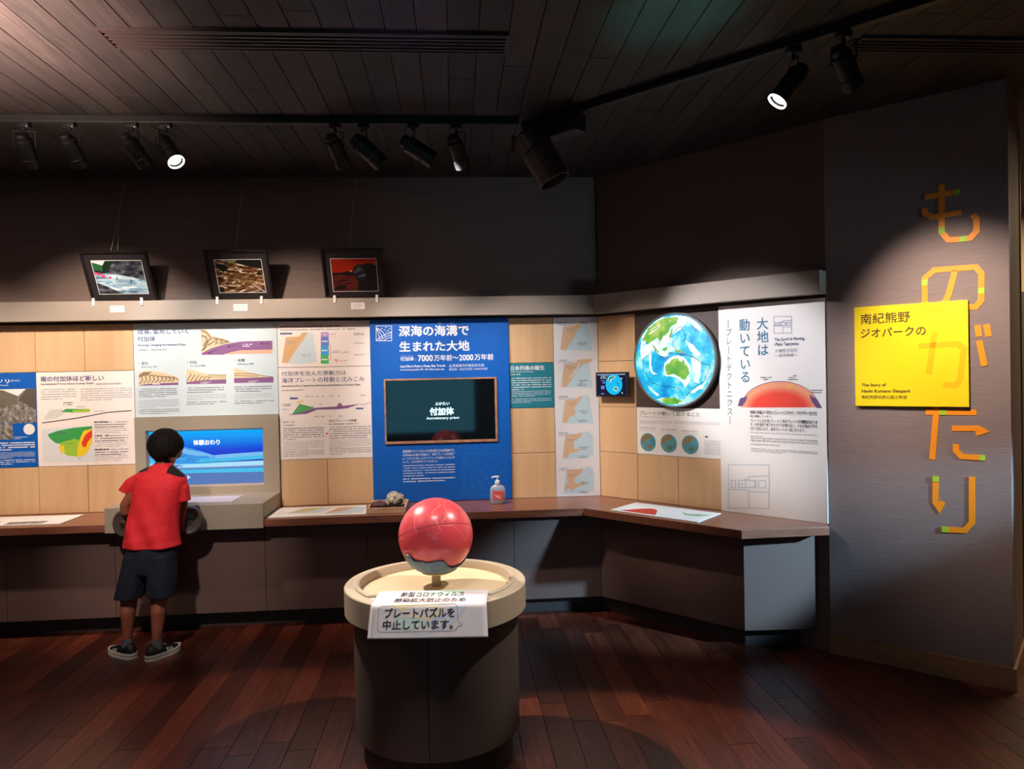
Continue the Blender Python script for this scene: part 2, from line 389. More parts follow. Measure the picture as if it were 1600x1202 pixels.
# base panels with recessed joints
def base_run(name, oa, ob, z0, z1, m, th, joints, e2, e3, g=.0015):
    cor = cornerAB(oa, ob); us = [UL]+joints; i0 = (cor-P1-nA*oa).dot(dA)
    us = us+[i0]
    for k in range(len(us)-1):
        q = [P1+dA*(us[k]+g)+nA*oa, P1+dA*(us[k+1]-g)+nA*oa, P1+dA*(us[k+1]-g)+nA*(oa-th), P1+dA*(us[k]+g)+nA*(oa-th)]
        world_child(MB().prism([(v.x, v.y) for v in q], z0, z1, m), name, ct)
    j = (cor-P1-nB*ob).dot(dB); ju = (Vector(e2)-P1).dot(dB)
    q = [cor+dB*g, P1+dB*ju+nB*ob, P1+dB*ju+nB*(ob-th), cor+dB*g-nB*th]
    world_child(MB().prism([(v.x, v.y) for v in q], z0, z1, m), name, ct)
    q = [Vector(e2), Vector(e3), Vector(e3)+Vector((0, th)), Vector(e2)+Vector((0.02, th))]
    world_child(MB().prism([(v.x, v.y) for v in q], z0, z1, m), name, ct)
B2 = P1+dB*1.2+nB*.330; B2 = Vector((1.216, 3.955)); Bo = (B2-P1).dot(nB)
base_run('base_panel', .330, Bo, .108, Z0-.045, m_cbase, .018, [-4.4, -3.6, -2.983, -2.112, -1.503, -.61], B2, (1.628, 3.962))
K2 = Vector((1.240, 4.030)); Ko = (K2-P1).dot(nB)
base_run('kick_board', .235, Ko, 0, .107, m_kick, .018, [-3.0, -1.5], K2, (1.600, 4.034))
# dark return between counter end and wall C
q = [Vector((1.600, 4.036)), Vector((1.700, 4.0)), Vector((1.75, 4.15)), Vector((1.63, 4.15))]

# ---------------------------------------------------------------- screen cabinet (kiosk)
L0, L1 = -10*T, -7*T
kc = onA((L0+L1)/2, 0, 0)
kk = empty('screen_cabinet', kc, a, 'beige cabinet with a wide blue screen and two crank knobs, let into the counter', 'cabinet')
hw = 1.5*T-.001
# back plate with opening: local x, y (neg toward viewer), z
def platewin(mb, x0, x1, z0, z1, wx0, wx1, wz0, wz1, y0, y1, m, bvl=.012, mb2=None):
    """plate with a rectangular window whose sides slope inwards"""
    o = [(x0, z0), (x1, z0), (x1, z1), (x0, z1)]; i = [(wx0, wz0), (wx1, wz0), (wx1, wz1), (wx0, wz1)]
    i2 = [(wx0+bvl, wz0+bvl), (wx1-bvl, wz0+bvl), (wx1-bvl, wz1-bvl), (wx0+bvl, wz1-bvl)]
    vs = [(p[0], y0, p[1]) for p in o]+[(p[0], y0, p[1]) for p in i]+[(p[0], y1, p[1]) for p in i2]+[(p[0], y1, p[1]) for p in o]
    fs = []
    for k in range(4):
        q_ = (k+1) % 4; fs += [(k, q_, q_+4, k+4), (k+4, q_+4, q_+8, k+8), (k+8, q_+8, q_+12, k+12), (k, k+12, q_+12, q_)]
    return mb.add(vs, fs, m)
uc = (L0+L1)/2
mb = MB(); platewin(mb, -hw, hw, .776, 1.274, -2.915-uc, -2.186-uc, .826, 1.190, -.02, .012, m_kiosk, .012)
mb.build('cabinet_front', kk)
MB().box(-hw, hw, -.452, .0, Z0+.0005, .776, m_kiosk, .0015).box(-hw, hw, -.452, -.4405, Z0-.048, Z0+.0015, m_kiosk).build('cabinet_box', kk)
# screen picture
sx0, sx1, sz0, sz1 = -2.905-uc, -2.196-uc, .836, 1.180
def emis(name, col, st): return mat(name, (.01, .01, .01), .2, emit=col, estr=st)
def grad_screen(name, stops, z0, z1, st):
    m = emis(name, (1, 1, 1), st); nt = m.node_tree; N = nt.nodes; L = nt.links
    tc = N.new('ShaderNodeTexCoord'); sp = N.new('ShaderNodeSeparateXYZ'); mr = N.new('ShaderNodeMapRange'); mr.inputs['From Min'].default_value = z0; mr.inputs['From Max'].default_value = z1
    cr = N.new('ShaderNodeValToRGB'); el = cr.color_ramp.elements
    while len(el) < len(stops): el.new(.5)
    for e, (p, cc) in zip(el, stops): e.position = p; e.color = (*cc, 1)
    L.new(tc.outputs['Object'], sp.inputs[0]); L.new(sp.outputs['Z'], mr.inputs['Value']); L.new(mr.outputs[0], cr.inputs[0]); L.new(cr.outputs[0], N['Principled BSDF'].inputs['Emission Color'])
    return m
m_sea = grad_screen('screen_sea', [(.45, srgb(4, 40, 190)), (.65, srgb(6, 70, 220)), (.8, srgb(0, 130, 235)), (1, srgb(20, 175, 255))], sz0, sz1, 1.0)
scr = MB().box(sx0, sx1, .006, .012, sz0, sz1, m_sea).build('screen', kk)
F5 = quadmap([(495, 165), (1360, 148), (1372, 552), (490, 575)], [(sx0, sz1), (sx1, sz1), (sx1, sz0), (sx0, sz0)])
def poly5(pts): return [F5(p) for p in pts]
pic = MB(); Y = .0052
e1 = emis('screen_pale', srgb(120, 190, 240), 1); e2 = emis('screen_mid', srgb(60, 150, 230), 1); e3 = emis('screen_white', srgb(170, 225, 250), 1); e4 = emis('screen_slate', srgb(84, 120, 184), 1); e5 = emis('screen_cyan', srgb(70, 190, 235), 1); e6 = emis('screen_line', srgb(30, 80, 170), 1); ew = emis('screen_text_white', (1, 1, 1), 1.3)
pic.flat(poly5([(494, 470), (1370, 465), (1372, 552), (490, 575)]), Y, e4)
pic.flat(poly5([(494, 290), (600, 250), (680, 240), (760, 275), (860, 300), (930, 320), (1000, 345), (1000, 380), (494, 400)]), Y-.0001, e2)
pic.flat(poly5([(940, 345), (1060, 335), (1200, 325), (1365, 315), (1368, 345), (1100, 360), (960, 370)]), Y-.0001, e1)
pic.flat(poly5([(494, 360), (960, 368), (1100, 358), (1368, 343), (1370, 372), (1000, 400), (494, 420)]), Y-.0002, e5)
pic.flat(poly5([(494, 400), (820, 405), (1000, 398), (1370, 382), (1370, 430), (900, 440), (494, 450)]), Y-.0002, e3)
pic.flat(poly5([(494, 440), (900, 446), (1370, 434), (1370, 468), (494, 482)]), Y-.0002, e5)
pic.flat(poly5([(720, 270), (800, 300), (900, 318), (990, 345), (860, 345), (760, 330)]), Y-.0003, e1)
pic.flat(poly5([(640, 360), (780, 330), (740, 352), (700, 372), (870, 372), (830, 398), (960, 404), (700, 404), (600, 392)]), Y-.00035, e2)
pic.flat(poly5([(600, 418), (740, 412), (700, 436), (900, 432), (1370, 418), (1370, 430), (900, 447), (660, 452)]), Y-.00035, emis('screen_mauve', srgb(120, 140, 200), 1))
for pl in ([(700, 350), (780, 330), (745, 355)], [(780, 370), (880, 372), (830, 400), (1000, 392), (1368, 372)], [(690, 425), (750, 420), (710, 450), (1370, 432)], [(560, 380), (640, 365), (600, 390), (660, 395)]):
    pic.line(poly5(pl), .0035, Y-.0004, e6)
pic.build('screen_picture', scr, fix=False)
p0 = F5((835, 265)); p1 = F5((1035, 222)); text(scr, '体験おわり', p0[0], p1[0], p0[1], p1[1], ew, Y-.0006, .02)
p0 = F5((700, 525)); p1 = F5((805, 492)); text(scr, 'スタート', p0[0]-.03, p1[0], p0[1], p1[1], ew, Y-.0006, .02)
# crank knobs on the front of the box
m_knob = mat('dark_brown_knob', srgb(104, 84, 78), .28, metal=.4); m_knob2 = mat('knob_hub', srgb(40, 34, 34), .4)
for kx, kz in ((-2.205-.0, .700), (-1.862, .705)):
    p = Vector((kx, 4.262 if kx < -2 else 4.272)); lx = (p-Vector(kc[:2])).dot(dA); ly = -(p-Vector(kc[:2])).dot(nA)
    kn = MB()
    prof = [(.0, -.030), (.018, -.030), (.022, -.024), (.05, -.020), (.066, -.026), (.078, -.018), (.082, 0), (.078, .016), (.06, .022), (0, .022)]
    kn.lathe(prof, m_knob, 40)
    kn.lathe([(0, -.036), (.010, -.036), (.012, -.029)], m_knob2, 16); kn.tube([(0, 0, .02), (0, 0, .075)], .012, m_knob2, 12)
    o = kn.build('crank_knob', kk, (lx, -.530, kz), (-pi/2, 0, .25 if kx > -2 else -.3))
# instruction sheet on the cabinet's box
def sheet(name, on, pts, z, lab, ang, paint=None, cat='sign', th=.003):
    cu = sum(p[0] for p in pts)/4; co_ = sum(p[1] for p in pts)/4
    root = on(cu, co_, z)
    mb = MB().prism([(p[0]-cu, -(p[1]-co_)) for p in pts], 0, th, m_white)
    if paint: paint(mb, lambda u, o_: (u-cu, -(o_-co_), th+.0004))
    o = mb.build(name, None, root, (0, 0, ang)); tag(o, lab, cat); return o
def qpoly(mb, f, pts, m, dz=0):
    v = [f(*p) for p in pts]; mb.add([(x, y, z+dz) for x, y, z in v], [list(range(len(v)))], m)
def sheet_lines(mb, f, u0, u1, o0, o1, rows, m):
    for i in range(rows):
        o_ = o0+(o1-o0)*(i+.5)/rows; u = u0
        while u < u1-.004:
            wd = R.uniform(.006, .02); qpoly(mb, f, [(u, o_-.0016), (min(u+wd, u1), o_-.0016), (min(u+wd, u1), o_+.0016), (u, o_+.0016)], m); u += wd+R.uniform(.002, .006)
m_rock_ph = ramped('rock_photo', [(.3, srgb(60, 56, 54)), (.5, srgb(130, 122, 116)), (.72, srgb(196, 190, 184))], (1, 1, 1), 40, 5, .5, coord='Object')
def p_left(mb, f):
    sheet_lines(mb, f, -3.75, -3.4, .11, .2, 4, m_lgrey)
    qpoly(mb, f, [(-3.60, .27), (-3.38, .27), (-3.38, .35), (-3.60, .35)], m_rock_ph); qpoly(mb, f, [(-3.78, .25), (-3.66, .25), (-3.66, .34), (-3.78, .34)], m_navy)
sheet('counter_sheet', onA, [(-3.95, .088), (-3.268, .088), (-3.268, .375), (-3.95, .375)], Z0+.001, 'white printed sheet with small grey photos flat on the far left counter', a, p_left)
m_pl = mat('sheet_violet', srgb(208, 200, 214), .5)
def p_k(mb, f):
    sheet_lines(mb, f, -2.5, -2.32, .2, .34, 5, m_lgrey)
sheet('instruction_sheet', onA, [(-2.80, .14), (-2.288, .14), (-2.288, .36), (-2.80, .36)], .777, 'pale violet instruction sheet lying on the beige cabinet below its screen', a, p_k).data.materials[0] = m_pl
m_olive = mat('map_olive', srgb(200, 186, 140), .5); m_mapb = mat('map_blue', srgb(196, 214, 222), .5); m_mapt = mat('map_tan', srgb(206, 172, 136), .5)
def p_mid(mb, f):
    qpoly(mb, f, [(-1.99, .30), (-1.80, .30), (-1.74, .15), (-1.93, .13)], m_mapb, .0001); qpoly(mb, f, [(-1.99, .31), (-1.88, .27), (-1.78, .14), (-1.90, .12)], m_olive, .0002)
    qpoly(mb, f, [(-1.73, .34), (-1.53, .34), (-1.53, .15), (-1.62, .13)], m_mapb, .0001); qpoly(mb, f, [(-1.75, .34), (-1.66, .28), (-1.58, .14), (-1.70, .14)], m_mapt, .0002)
    sheet_lines(mb, f, -2.05, -2.0, .12, .36, 9, m_lgrey)
sheet('map_sheet', onA, [(-2.078, .085), (-1.535, .085), (-1.50, .403), (-2.078, .403)], Z0+.001, 'cream sheet with two coastline maps on the counter left of the rock tray', a, p_mid)
m_redink = mat('map_red', srgb(210, 50, 36), .5); m_greenpale = mat('map_green_pale', srgb(160, 186, 150), .5)
def p_b(mb, f):
    qpoly(mb, f, [(.43, .37)]+[(.43+.24*t, .37-.16*math.sin(pi*t)) for t in [i/10 for i in range(11)]], m_redink, .0001)
    qpoly(mb, f, [(.74, .20), (.80, .22), (.84, .19), (.92, .18), (.88, .26), (.80, .27)], m_greenpale, .0001)
    sheet_lines(mb, f, .40, .62, .11, .17, 3, m_lgrey); sheet_lines(mb, f, .66, .9, .30, .36, 3, m_lgrey)
sheet('globe_sheet', onB, [(.345, .092), (.93, .092), (.955, .390), (.368, .390)], Z0+.001, 'white sheet with a red dome drawing on the counter under the lit globe', -b, p_b)

# ---------------------------------------------------------------- printed panels on the walls
def panel(name, on, ang, u0, u1, z0, z1, m, th, lab, cat='panel', gap=.0015, proud=.001):
    """origin at lower left front corner; local x right, z up, y into the wall"""
    root = empty(name, on(u0, th-.012 if th > .012 else proud, z0), ang, lab, cat)
    y1 = th if th > .012 else .012+proud
    MB().box(gap, u1-u0-gap, 0, y1, gap, z1-z0-gap, m, .001).build('board', root)
    return root, u1-u0, z1-z0
def art(root, corners, W_, H_):
    f = quadmap(corners, [(0, H_), (W_, H_), (W_, 0), (0, 0)])
    mb = MB(); mb2 = MB()
    class A_: pass
    A = A_(); A.f = f; A.mb = mb; A.root = root
    A.poly = lambda pts, m, d=0: mb.flat([f(p) for p in pts], -.0004-d*.0002, m)
    A.line = lambda pts, wd, m, d=1, closed=False: mb.line([f(p) for p in pts], wd, -.0004-d*.0002, m, closed)
    def tx(s, x0, y0, x1, y1, m, bold=0):  # x0,y0 upper left, x1,y1 lower right of the traced text
        p = f((x0, (y0+y1)/2)); q_ = f((x1, (y0+y1)/2)); t = f(((x0+x1)/2, y0)); bt = f(((x0+x1)/2, y1))
        text(root, s, p[0], q_[0], bt[1], t[1], m, -.0012, bold)
    A.text = tx
    def ln(x0, y0, x1, y1, rows, m, hh=.5, last=.6):
        p = f((x0, y0)); q_ = f((x1, y1)); body_lines(mb2, p[0], q_[0], p[1], q_[1], rows, {m_ink: m_sink, m_grey: m_sgrey}.get(m, m), -.0008, hh, last)
    A.lines = ln
    def done(nm='print'):
        if mb.v: mb.build(nm, root, fix=False)
        if mb2.v: tag(mb2.build('small_print', root, fix=False), kind='stuff')
    A.done = done
    return A
C_ = {}
def col(name, r, g, b_): 
    if name not in C_: C_[name] = mat('ink_'+name, srgb(r, g, b_), .5)
    return C_[name]
tan = col('tan', 222, 176, 128); sea = col('sea', 208, 222, 230); brown = col('brown', 150, 124, 98); purple = col('purple', 140, 92, 142); salmon = col('salmon', 240, 176, 150)
green = col('green', 60, 160, 80); lime = col('lime', 160, 200, 60); yellow = col('yellow', 244, 208, 40); red = col('red', 232, 60, 30); ltan = col('light_tan', 226, 202, 164)

# P1 blue panel at the left edge of the frame
r, W_, H_ = panel('blue_rock_panel', onA, a, -14*T, -12*T, Z0+T, Z0+3*T, m_blue, .012, 'blue panel with a rocky river photo at the far left of the wall')
k_ = 400/(.2138); x_l = 400-596*1.0  # traced part shows the right third of the panel
fx = lambda x: x
A = art(r, [(400-T*2*k_, 92), (402, 95), (418, 1130), (418-T*2*k_, 1138)], W_, H_)
A.poly([(-700, 272), (398, 272), (406, 645), (-700, 655)], m_rock_ph)
A.poly([(-700, 272), (-120, 272), (60, 300), (200, 350), (290, 274), (30, 274)], m_white, 1)
A.poly([(-700, 300), (-60, 275), (40, 285), (200, 350), (190, 440), (-40, 460), (-700, 480)], col('hill', 112, 104, 92), 2)
A.poly([(200, 400), (300, 275), (398, 275), (404, 500), (330, 470), (260, 420)], col('cliff', 92, 82, 76), 2)
A.poly([(-200, 655), (135, 650), (145, 820), (-200, 828)], m_rock_ph)
A.mb.disc(*A.f((322, 715)), .0345, -.001, m_white)
A.text('ノリ', -14, 165, 105, 208, m_wink, .02); A.text('(化石)', 112, 170, 225, 195, m_wink); A.text('Fossils of Kinan', -150, 218, 98, 238, m_wink)
A.lines(-260, 850, 385, 945, 4, m_wink, .55); A.lines(-260, 960, 385, 1030, 5, m_wink, .3); A.lines(-260, 1040, 385, 1100, 3, m_wink, .4); A.lines(150, 790, 300, 825, 2, m_wink, .35)
A.done()

# P2 white geology map panel
r, W_, H_ = panel('geology_map_panel', onA, a, -12*T, -10*T, Z0+T, Z0+3*T, m_pink, .012, 'white panel with a green, yellow and red peninsula map left of the boy')
A = art(r, [(190, 345), (697, 335), (692, 820), (203, 832)], W_, H_)
A.text('南の付加体ほど新しい', 216, 364, 540, 392, m_navy, .015); A.text('Accretionary Prisms Newer Further South', 216, 400, 486, 413, m_ink, .01); A.text('越往南付加体越新', 502, 400, 630, 411, m_grey)
A.lines(216, 430, 398, 490, 5, m_grey, .35); A.lines(420, 428, 684, 492, 6, m_grey, .35)
A.poly([(262, 542), (320, 537), (345, 552), (300, 585), (232, 590)], col('pale', 214, 212, 208)); A.poly([(318, 552), (345, 537), (465, 538), (462, 553), (380, 556)], green, 1); A.poly([(375, 543), (465, 538), (462, 553), (380, 556)], lime, 2)
A.line([(222, 610), (400, 585), (560, 555), (677, 547)], .0055, m_ink)
A.poly([(222, 640), (474, 625), (487, 790), (480, 808), (225, 808)], col('mappale', 224, 224, 226))
A.poly([(250, 668), (300, 650), (380, 635), (474, 626), (474, 690), (420, 700), (330, 718), (290, 712), (262, 690)], green, 1)
A.poly([(310, 712), (350, 700), (390, 690), (410, 700), (440, 720), (430, 760), (400, 780), (350, 776), (320, 755)], lime, 2)
A.poly([(412, 690), (432, 650), (474, 640), (474, 700), (460, 740), (440, 770), (395, 784), (400, 740)], yellow, 3); A.poly([(304, 730), (330, 722), (336, 760), (318, 764)], yellow, 3)
A.poly([(420, 712), (440, 670), (474, 645), (474, 680), (452, 706), (440, 735), (425, 728)], red, 4)
A.line([(402, 792), (414, 788)], .004, red)
for yy in (600, 670, 740):
    A.lines(486, yy, 556, yy+10, 1, m_ink, .8, 1); A.lines(560, yy, 655, yy+8, 1, m_grey, .5, 1); A.lines(486, yy+14, 652, yy+34, 2, m_ink, .4, .9); A.lines(486, yy+36, 652, yy+62, 3, m_grey, .3, .8)
A.lines(330, 500, 378, 520, 2, m_ink, .4, 1); A.lines(398, 522, 440, 530, 1, m_grey, .5, 1); A.lines(490, 545, 540, 553, 1, m_grey, .5, 1); A.lines(290, 655, 340, 664, 1, m_ink, .5, 1); A.lines(340, 708, 392, 720, 2, m_ink, .4, 1)
A.done()

# P3 growth of the accretionary prism
r, W_, H_ = panel('growth_stages_panel', onA, a, -10*T, -7*T, 1.274, Z0+4*T, m_whiteB, .012, 'cool white panel with three layered earth diagrams above the blue screen')
A = art(r, [(48, 148), (1403, 142), (1420, 1003), (73, 1032)], W_, H_)
A.text('成長､変形していく', 95, 206, 575, 250, m_navy, .01); A.text('付加体', 95, 272, 264, 318, m_navy, .01); A.text('Growing, Changing Accretionary Prism', 97, 342, 552, 366, m_navy, .015); A.text('不断成长、变形的增生体', 100, 388, 370, 408, m_grey)
A.poly([(695, 212), (735, 212), (800, 270), (860, 285), (960, 325), (1000, 340), (1360, 322), (1362, 330), (700, 430)], ltan)
A.poly([(700, 432), (800, 385), (920, 350), (1060, 328), (1130, 325), (1362, 322), (1362, 404), (1060, 408), (960, 430), (900, 448), (700, 448)], purple, 1)
A.poly([(905, 446), (980, 424), (1060, 408), (1362, 403), (1363, 440), (920, 444)], salmon, 2)
for pl in ([(695, 220), (750, 240), (790, 300), (740, 330), (720, 370)], [(700, 270), (740, 280), (760, 330), (720, 400)], [(800, 290), (900, 310), (960, 330)], [(760, 360), (850, 300), (830, 350), (900, 310), (880, 345), (950, 325)], [(700, 410), (745, 370)]):
    A.line(pl, .009, brown, 3)
for q0, q1 in (((1340, 347), (1245, 349)), ((1028, 358), (942, 376)), ((845, 404), (762, 430))):
    A.line([q0, q1], .003, m_ink, 4); A.poly([(q1[0]-4, q1[1]+2), (q1[0]+22, q1[1]-11), (q1[0]+22, q1[1]+5)], m_ink, 4)
for xx, yy, s in ((910, 275, '3'), (978, 286, '2'), (1056, 286, '1')):
    A.mb.disc(*A.f((xx, yy)), .008, -.0014, m_white, 16); A.text(s, xx-4, yy-8, xx+4, yy+8, m_navy)
A.lines(1085, 345, 1175, 378, 2, m_wink, .5, .7)
def stage(x0, y0, x1, y1, kind):
    hh_ = y1-y0; ww = x1-x0
    P = lambda u, v: (x0+u*ww, y0+v*hh_)
    if kind == 1:
        A.poly([P(0, .12), P(.12, .02), P(.3, 0), P(.6, .12), P(1, .48), P(1, .82), P(.4, .86), P(0, 1)], ltan); A.poly([P(0, 1), P(.15, .92), P(.5, .86), P(1, .82), P(1, .98), P(.0, 1.02)], purple, 1)
        for t in range(9): u = .02+.1*t; A.line([P(u, .9-.02*t), P(u+.08, .62), P(u+.05, .42), P(u+.12, .2+.04*t), P(u+.19, .3+.05*t)], .0065, brown, 2)
        A.poly([P(0, .3), P(.12, .1), P(.35, .08), P(.2, .3), P(0, .48)], brown, 2)
    elif kind == 2:
        A.poly([P(0, .02), P(.15, .05), P(.4, .25), P(.6, .36), P(1, .38), P(1, .7), P(.4, .78), P(0, .9)], ltan); A.poly([P(0, .88), P(.3, .76), P(1, .68), P(1, .98), P(0, 1)], purple, 1)
        for t in range(6): u = .0+.1*t; A.line([P(u, .82), P(u+.07, .55), P(u+.12, .3+.05*t)], .0065, brown, 2)
        A.line([P(.55, .4), P(1, .42)], .005, brown, 2); A.line([P(.55, .53), P(1, .55)], .003, brown, 2)
    else:
        A.poly([P(0, 0), P(.4, .3), P(.75, .55), P(1, .62), P(1, .7), P(0, .7)], ltan); A.poly([P(0, .68), P(1, .62), P(1, .97), P(0, 1)], purple, 1)
        A.line([P(0, .38), P(.45, .4), P(.8, .56), P(1, .62)], .005, brown, 2); A.line([P(0, .52), P(.6, .56)], .005, brown, 2)
    A.lines(x0+ww*.35, y0+hh_*.84, x0+ww*.62, y0+hh_*.97, 2 if kind > 1 else 1, m_wink, .5, .7)
stage(107, 592, 481, 730, 1); stage(558, 580, 930, 720, 2); stage(1004, 570, 1371, 712, 3)
for x0, yt, s, e in ((133, 510, '変形', 'Deformation 变形'), (588, 503, '付加', 'Accretion 增生'), (1037, 488, '堆積', 'Sedimentation 沉积')):
    A.text(s, x0, yt, x0+66, yt+28, m_navy); A.text(e, x0, yt+38, x0+150, yt+54, m_navy); A.mb.disc(*A.f((x0-22, yt+14)), .005, -.001, m_lgrey, 12)
for x0, x1, y0 in ((107, 490, 756), (560, 932, 746), (1008, 1376, 738)):
    A.lines(x0, y0, x1-20, y0+56+(28 if x0 < 200 else 0), 3+(2 if x0 < 200 else 0), m_ink, .38, .7)
    A.lines(x0, y0+(108 if x0 < 200 else 68), x1, y0+(184 if x0 < 200 else 120), 6 if x0 < 200 else 4, m_grey, .3, .4)
    A.lines(x0, y0+(194 if x0 < 200 else 134), x1, y0+(240 if x0 < 200 else 165), 3 if x0 < 200 else 2, m_ink, .32, .7)
A.done()

# P4 geological ages
r, W_, H_ = panel('geological_ages_panel', onA, a, -7*T, -5*T, Z0+3*T, Z0+4*T, m_pink, .012, 'low white panel with a tan coast map and a coloured age column under the ledge')
A = art(r, [(18, 58), (738, 48), (748, 413), (30, 428)], W_, H_)
A.text('付加体ができたころの日本列島の位置と時代', 45, 90, 510, 106, m_ink, .01); A.lines(45, 118, 620, 127, 1, m_grey, .6, 1)
A.poly([(90, 185), (190, 180), (215, 150), (255, 145), (240, 180), (200, 240), (155, 310), (105, 392), (60, 388)], tan); A.poly([(255, 145), (300, 160), (333, 385), (200, 398), (105, 392), (155, 310), (200, 240), (240, 180)], sea)
for (y0, y1, cc) in ((145, 182, col('lilac', 190, 150, 214)), (182, 252, col('periwinkle', 110, 130, 214)), (252, 328, col('azure', 60, 164, 230)), (328, 396, col('leaf', 80, 184, 100))):
    A.poly([(358, y0), (417, y0), (423, y1), (360, y1)], cc); A.lines(366, (y0+y1)/2-8, 412, (y0+y1)/2+8, 1, m_wink, .7, 1)
A.line([(430, 245), (434, 370)], .003, red); A.poly([(456, 360), (492, 358), (494, 378), (478, 386)], salmon, 1)
A.poly([(45, 150), (138, 150), (138, 162), (45, 164)], col('tagblue', 70, 84, 150), 1)
for x0, x1, y0 in ((430, 480, 156), (610, 690, 150), (610, 690, 160), (612, 692, 228), (612, 692, 320), (445, 575, 300), (505, 560, 366), (90, 170, 215), (110, 165, 226), (210, 285, 320), (220, 275, 333), (445, 500, 290)):
    A.lines(x0, y0, x1, y0+9, 1, m_grey, .6, 1)
A.line([(430, 180), (600, 178)], .001, m_lgrey); A.done()

# P5 plate movement
r, W_, H_ = panel('plate_movement_panel', onA, a, -7*T, -5*T, Z0+T, Z0+3*T, m_pink, .012, 'white panel with a green wedge and purple plate diagram left of the blue board')
A = art(r, [(30, 428), (748, 413), (762, 1125), (45, 1142)], W_, H_)
A.text('付加体を生んだ原動力は', 58, 452, 552, 488, m_navy, .0); A.text('海洋プレートの移動と沈みこみ', 60, 500, 692, 540, m_navy, .0); A.text('Accretionary Prism Created from Movement and Subduction of Oceanic Plates', 60, 556, 660, 575, m_ink, .008); A.text('海洋板块移动与俯冲', 60, 596, 225, 608, m_grey)
A.poly([(110, 792), (160, 780), (230, 765), (320, 738), (480, 728), (495, 702), (510, 702), (525, 724), (655, 708), (560, 742), (480, 750), (330, 752), (250, 785), (150, 792)], purple)
A.poly([(140, 785), (195, 708), (250, 722), (312, 738), (230, 768), (150, 788)], green, 1)
for t in range(6): A.line([(165+t*20, 780-t*6), (200+t*18, 716+t*4)], .0025, col('palegreen', 170, 214, 150), 2)
A.line([(655, 708), (690, 714), (740, 694)], .003, brown); A.poly([(162, 696), (228, 678), (212, 692), (185, 700)], yellow, 1)
A.poly([(120, 658), (180, 658), (180, 672), (120, 672)], col('tagblue', 70, 84, 150), 1); A.poly([(626, 738), (684, 738), (684, 750), (626, 750)], col('tagblue', 70, 84, 150), 1)
for x0, x1, y0 in ((240, 300, 645), (320, 342, 645), (365, 385, 645), (420, 455, 642), (485, 515, 642), (650, 705, 636), (65, 130, 705), (75, 125, 716), (65, 130, 745), (310, 340, 800), (358, 384, 800), (418, 445, 798), (492, 520, 798), (345, 365, 706), (288, 302, 722)):
    A.lines(x0, y0, x1, y0+9, 1, m_ink, .5, 1)
A.text('沈みこみ', 66, 838, 158, 856, m_ink); A.text('海洋プレートの移動', 418, 828, 632, 848, m_ink)
A.lines(66, 868, 155, 878, 1, m_ink, .5, 1); A.lines(420, 858, 645, 868, 1, m_ink, .5, 1)
A.lines(68, 890, 382, 985, 6, m_ink, .34, .3); A.lines(420, 880, 745, 975, 6, m_ink, .34, .9); A.lines(70, 995, 384, 1060, 6, m_grey, .3, .6); A.lines(420, 985, 745, 1045, 6, m_grey, .3, .3); A.lines(70, 1068, 384, 1112, 4, m_ink, .28, .6); A.lines(422, 1048, 745, 1098, 4, m_ink, .28, .3)
A.mb.disc(*A.f((403, 938)), .006, -.001, red, 12); A.done()

# big blue board
def logo(A, x0, y0, x1, y1, wd, m, d=1):
    P = lambda u, v: (x0+u*(x1-x0), y0+v*(y1-y0))
    def arc(p, q_, r_, n=10): return [P((1-t)**2*p[0]+2*t*(1-t)*q_[0]+t*t*r_[0], (1-t)**2*p[1]+2*t*(1-t)*q_[1]+t*t*r_[1]) for t in [i/n for i in range(n+1)]]
    A.line([P(0, 0), P(1, 0), P(1, 1), P(0, 1)], wd, m, d, True)
    A.line(arc((0, .14), (.42, .25), (.6, .72)), wd, m, d+1); A.line(arc((0, .16), (.3, .38), (.42, .85)), wd, m, d+1); A.line(arc((0, .18), (.18, .5), (.22, .95)), wd, m, d+1)
    A.line(arc((0, 1), (.45, .55), (1, .45)), wd, m, d+1); A.line(arc((.22, 1), (.55, .7), (1, .6)), wd, m, d+1); A.line(arc((.45, 1), (.7, .82), (1, .75)), wd, m, d+1)
    for (u, v) in ((.32, .16), (.58, .1), (.82, .16), (.5, .26), (.74, .3), (.62, .4), (.85, .42)): A.line([P(u, v+.02), P(u+.05, v), P(u+.11, v+.01)], wd, m, d+1)
r, W_, H_ = panel('blue_title_board', onA, a, -1.496, -.596, Z0+.004, 1.872, m_blue, .032, 'tall bright blue board with white title and a built-in dark television', 'panel', gap=0)
A = art(r, [(30, 42), (865, 30), (888, 1128), (52, 1142)], W_, H_)
logo(A, 70, 78, 162, 167, .0035, m_wink)
logo(A, 596, 848, 852, 1106, .004, m_paleblue)
A.text('深海の海溝で', 206, 76, 625, 138, m_wink, .022); A.text('生まれた大地', 210, 170, 628, 230, m_wink, .022)
A.text('かい', 440, 57, 466, 66, m_wink, .01); A.text('こう', 512, 57, 534, 66, m_wink, .01); A.text('ふか たい', 216, 255, 290, 262, m_wink)
A.text('付加体 :', 214, 264, 308, 288, m_wink, .012); A.text('7000', 320, 254, 408, 290, m_wink, .02); A.text('万年前～', 416, 252, 562, 288, m_wink, .015); A.text('2000', 568, 252, 652, 286, m_wink, .02); A.text('万年前', 660, 248, 774, 284, m_wink, .015)
A.text('Land Born from a Deep Sea Trench', 214, 312, 484, 330, m_wink, .02); A.text('Accretionary prism: 70 - 20 million years ago', 214, 335, 478, 348, m_wink, .015)
A.text('从深海海沟中诞生的大地', 506, 308, 718, 326, m_wink, .005); A.text('增生体：7000万年前～2000万年前', 506, 332, 738, 346, m_wink)
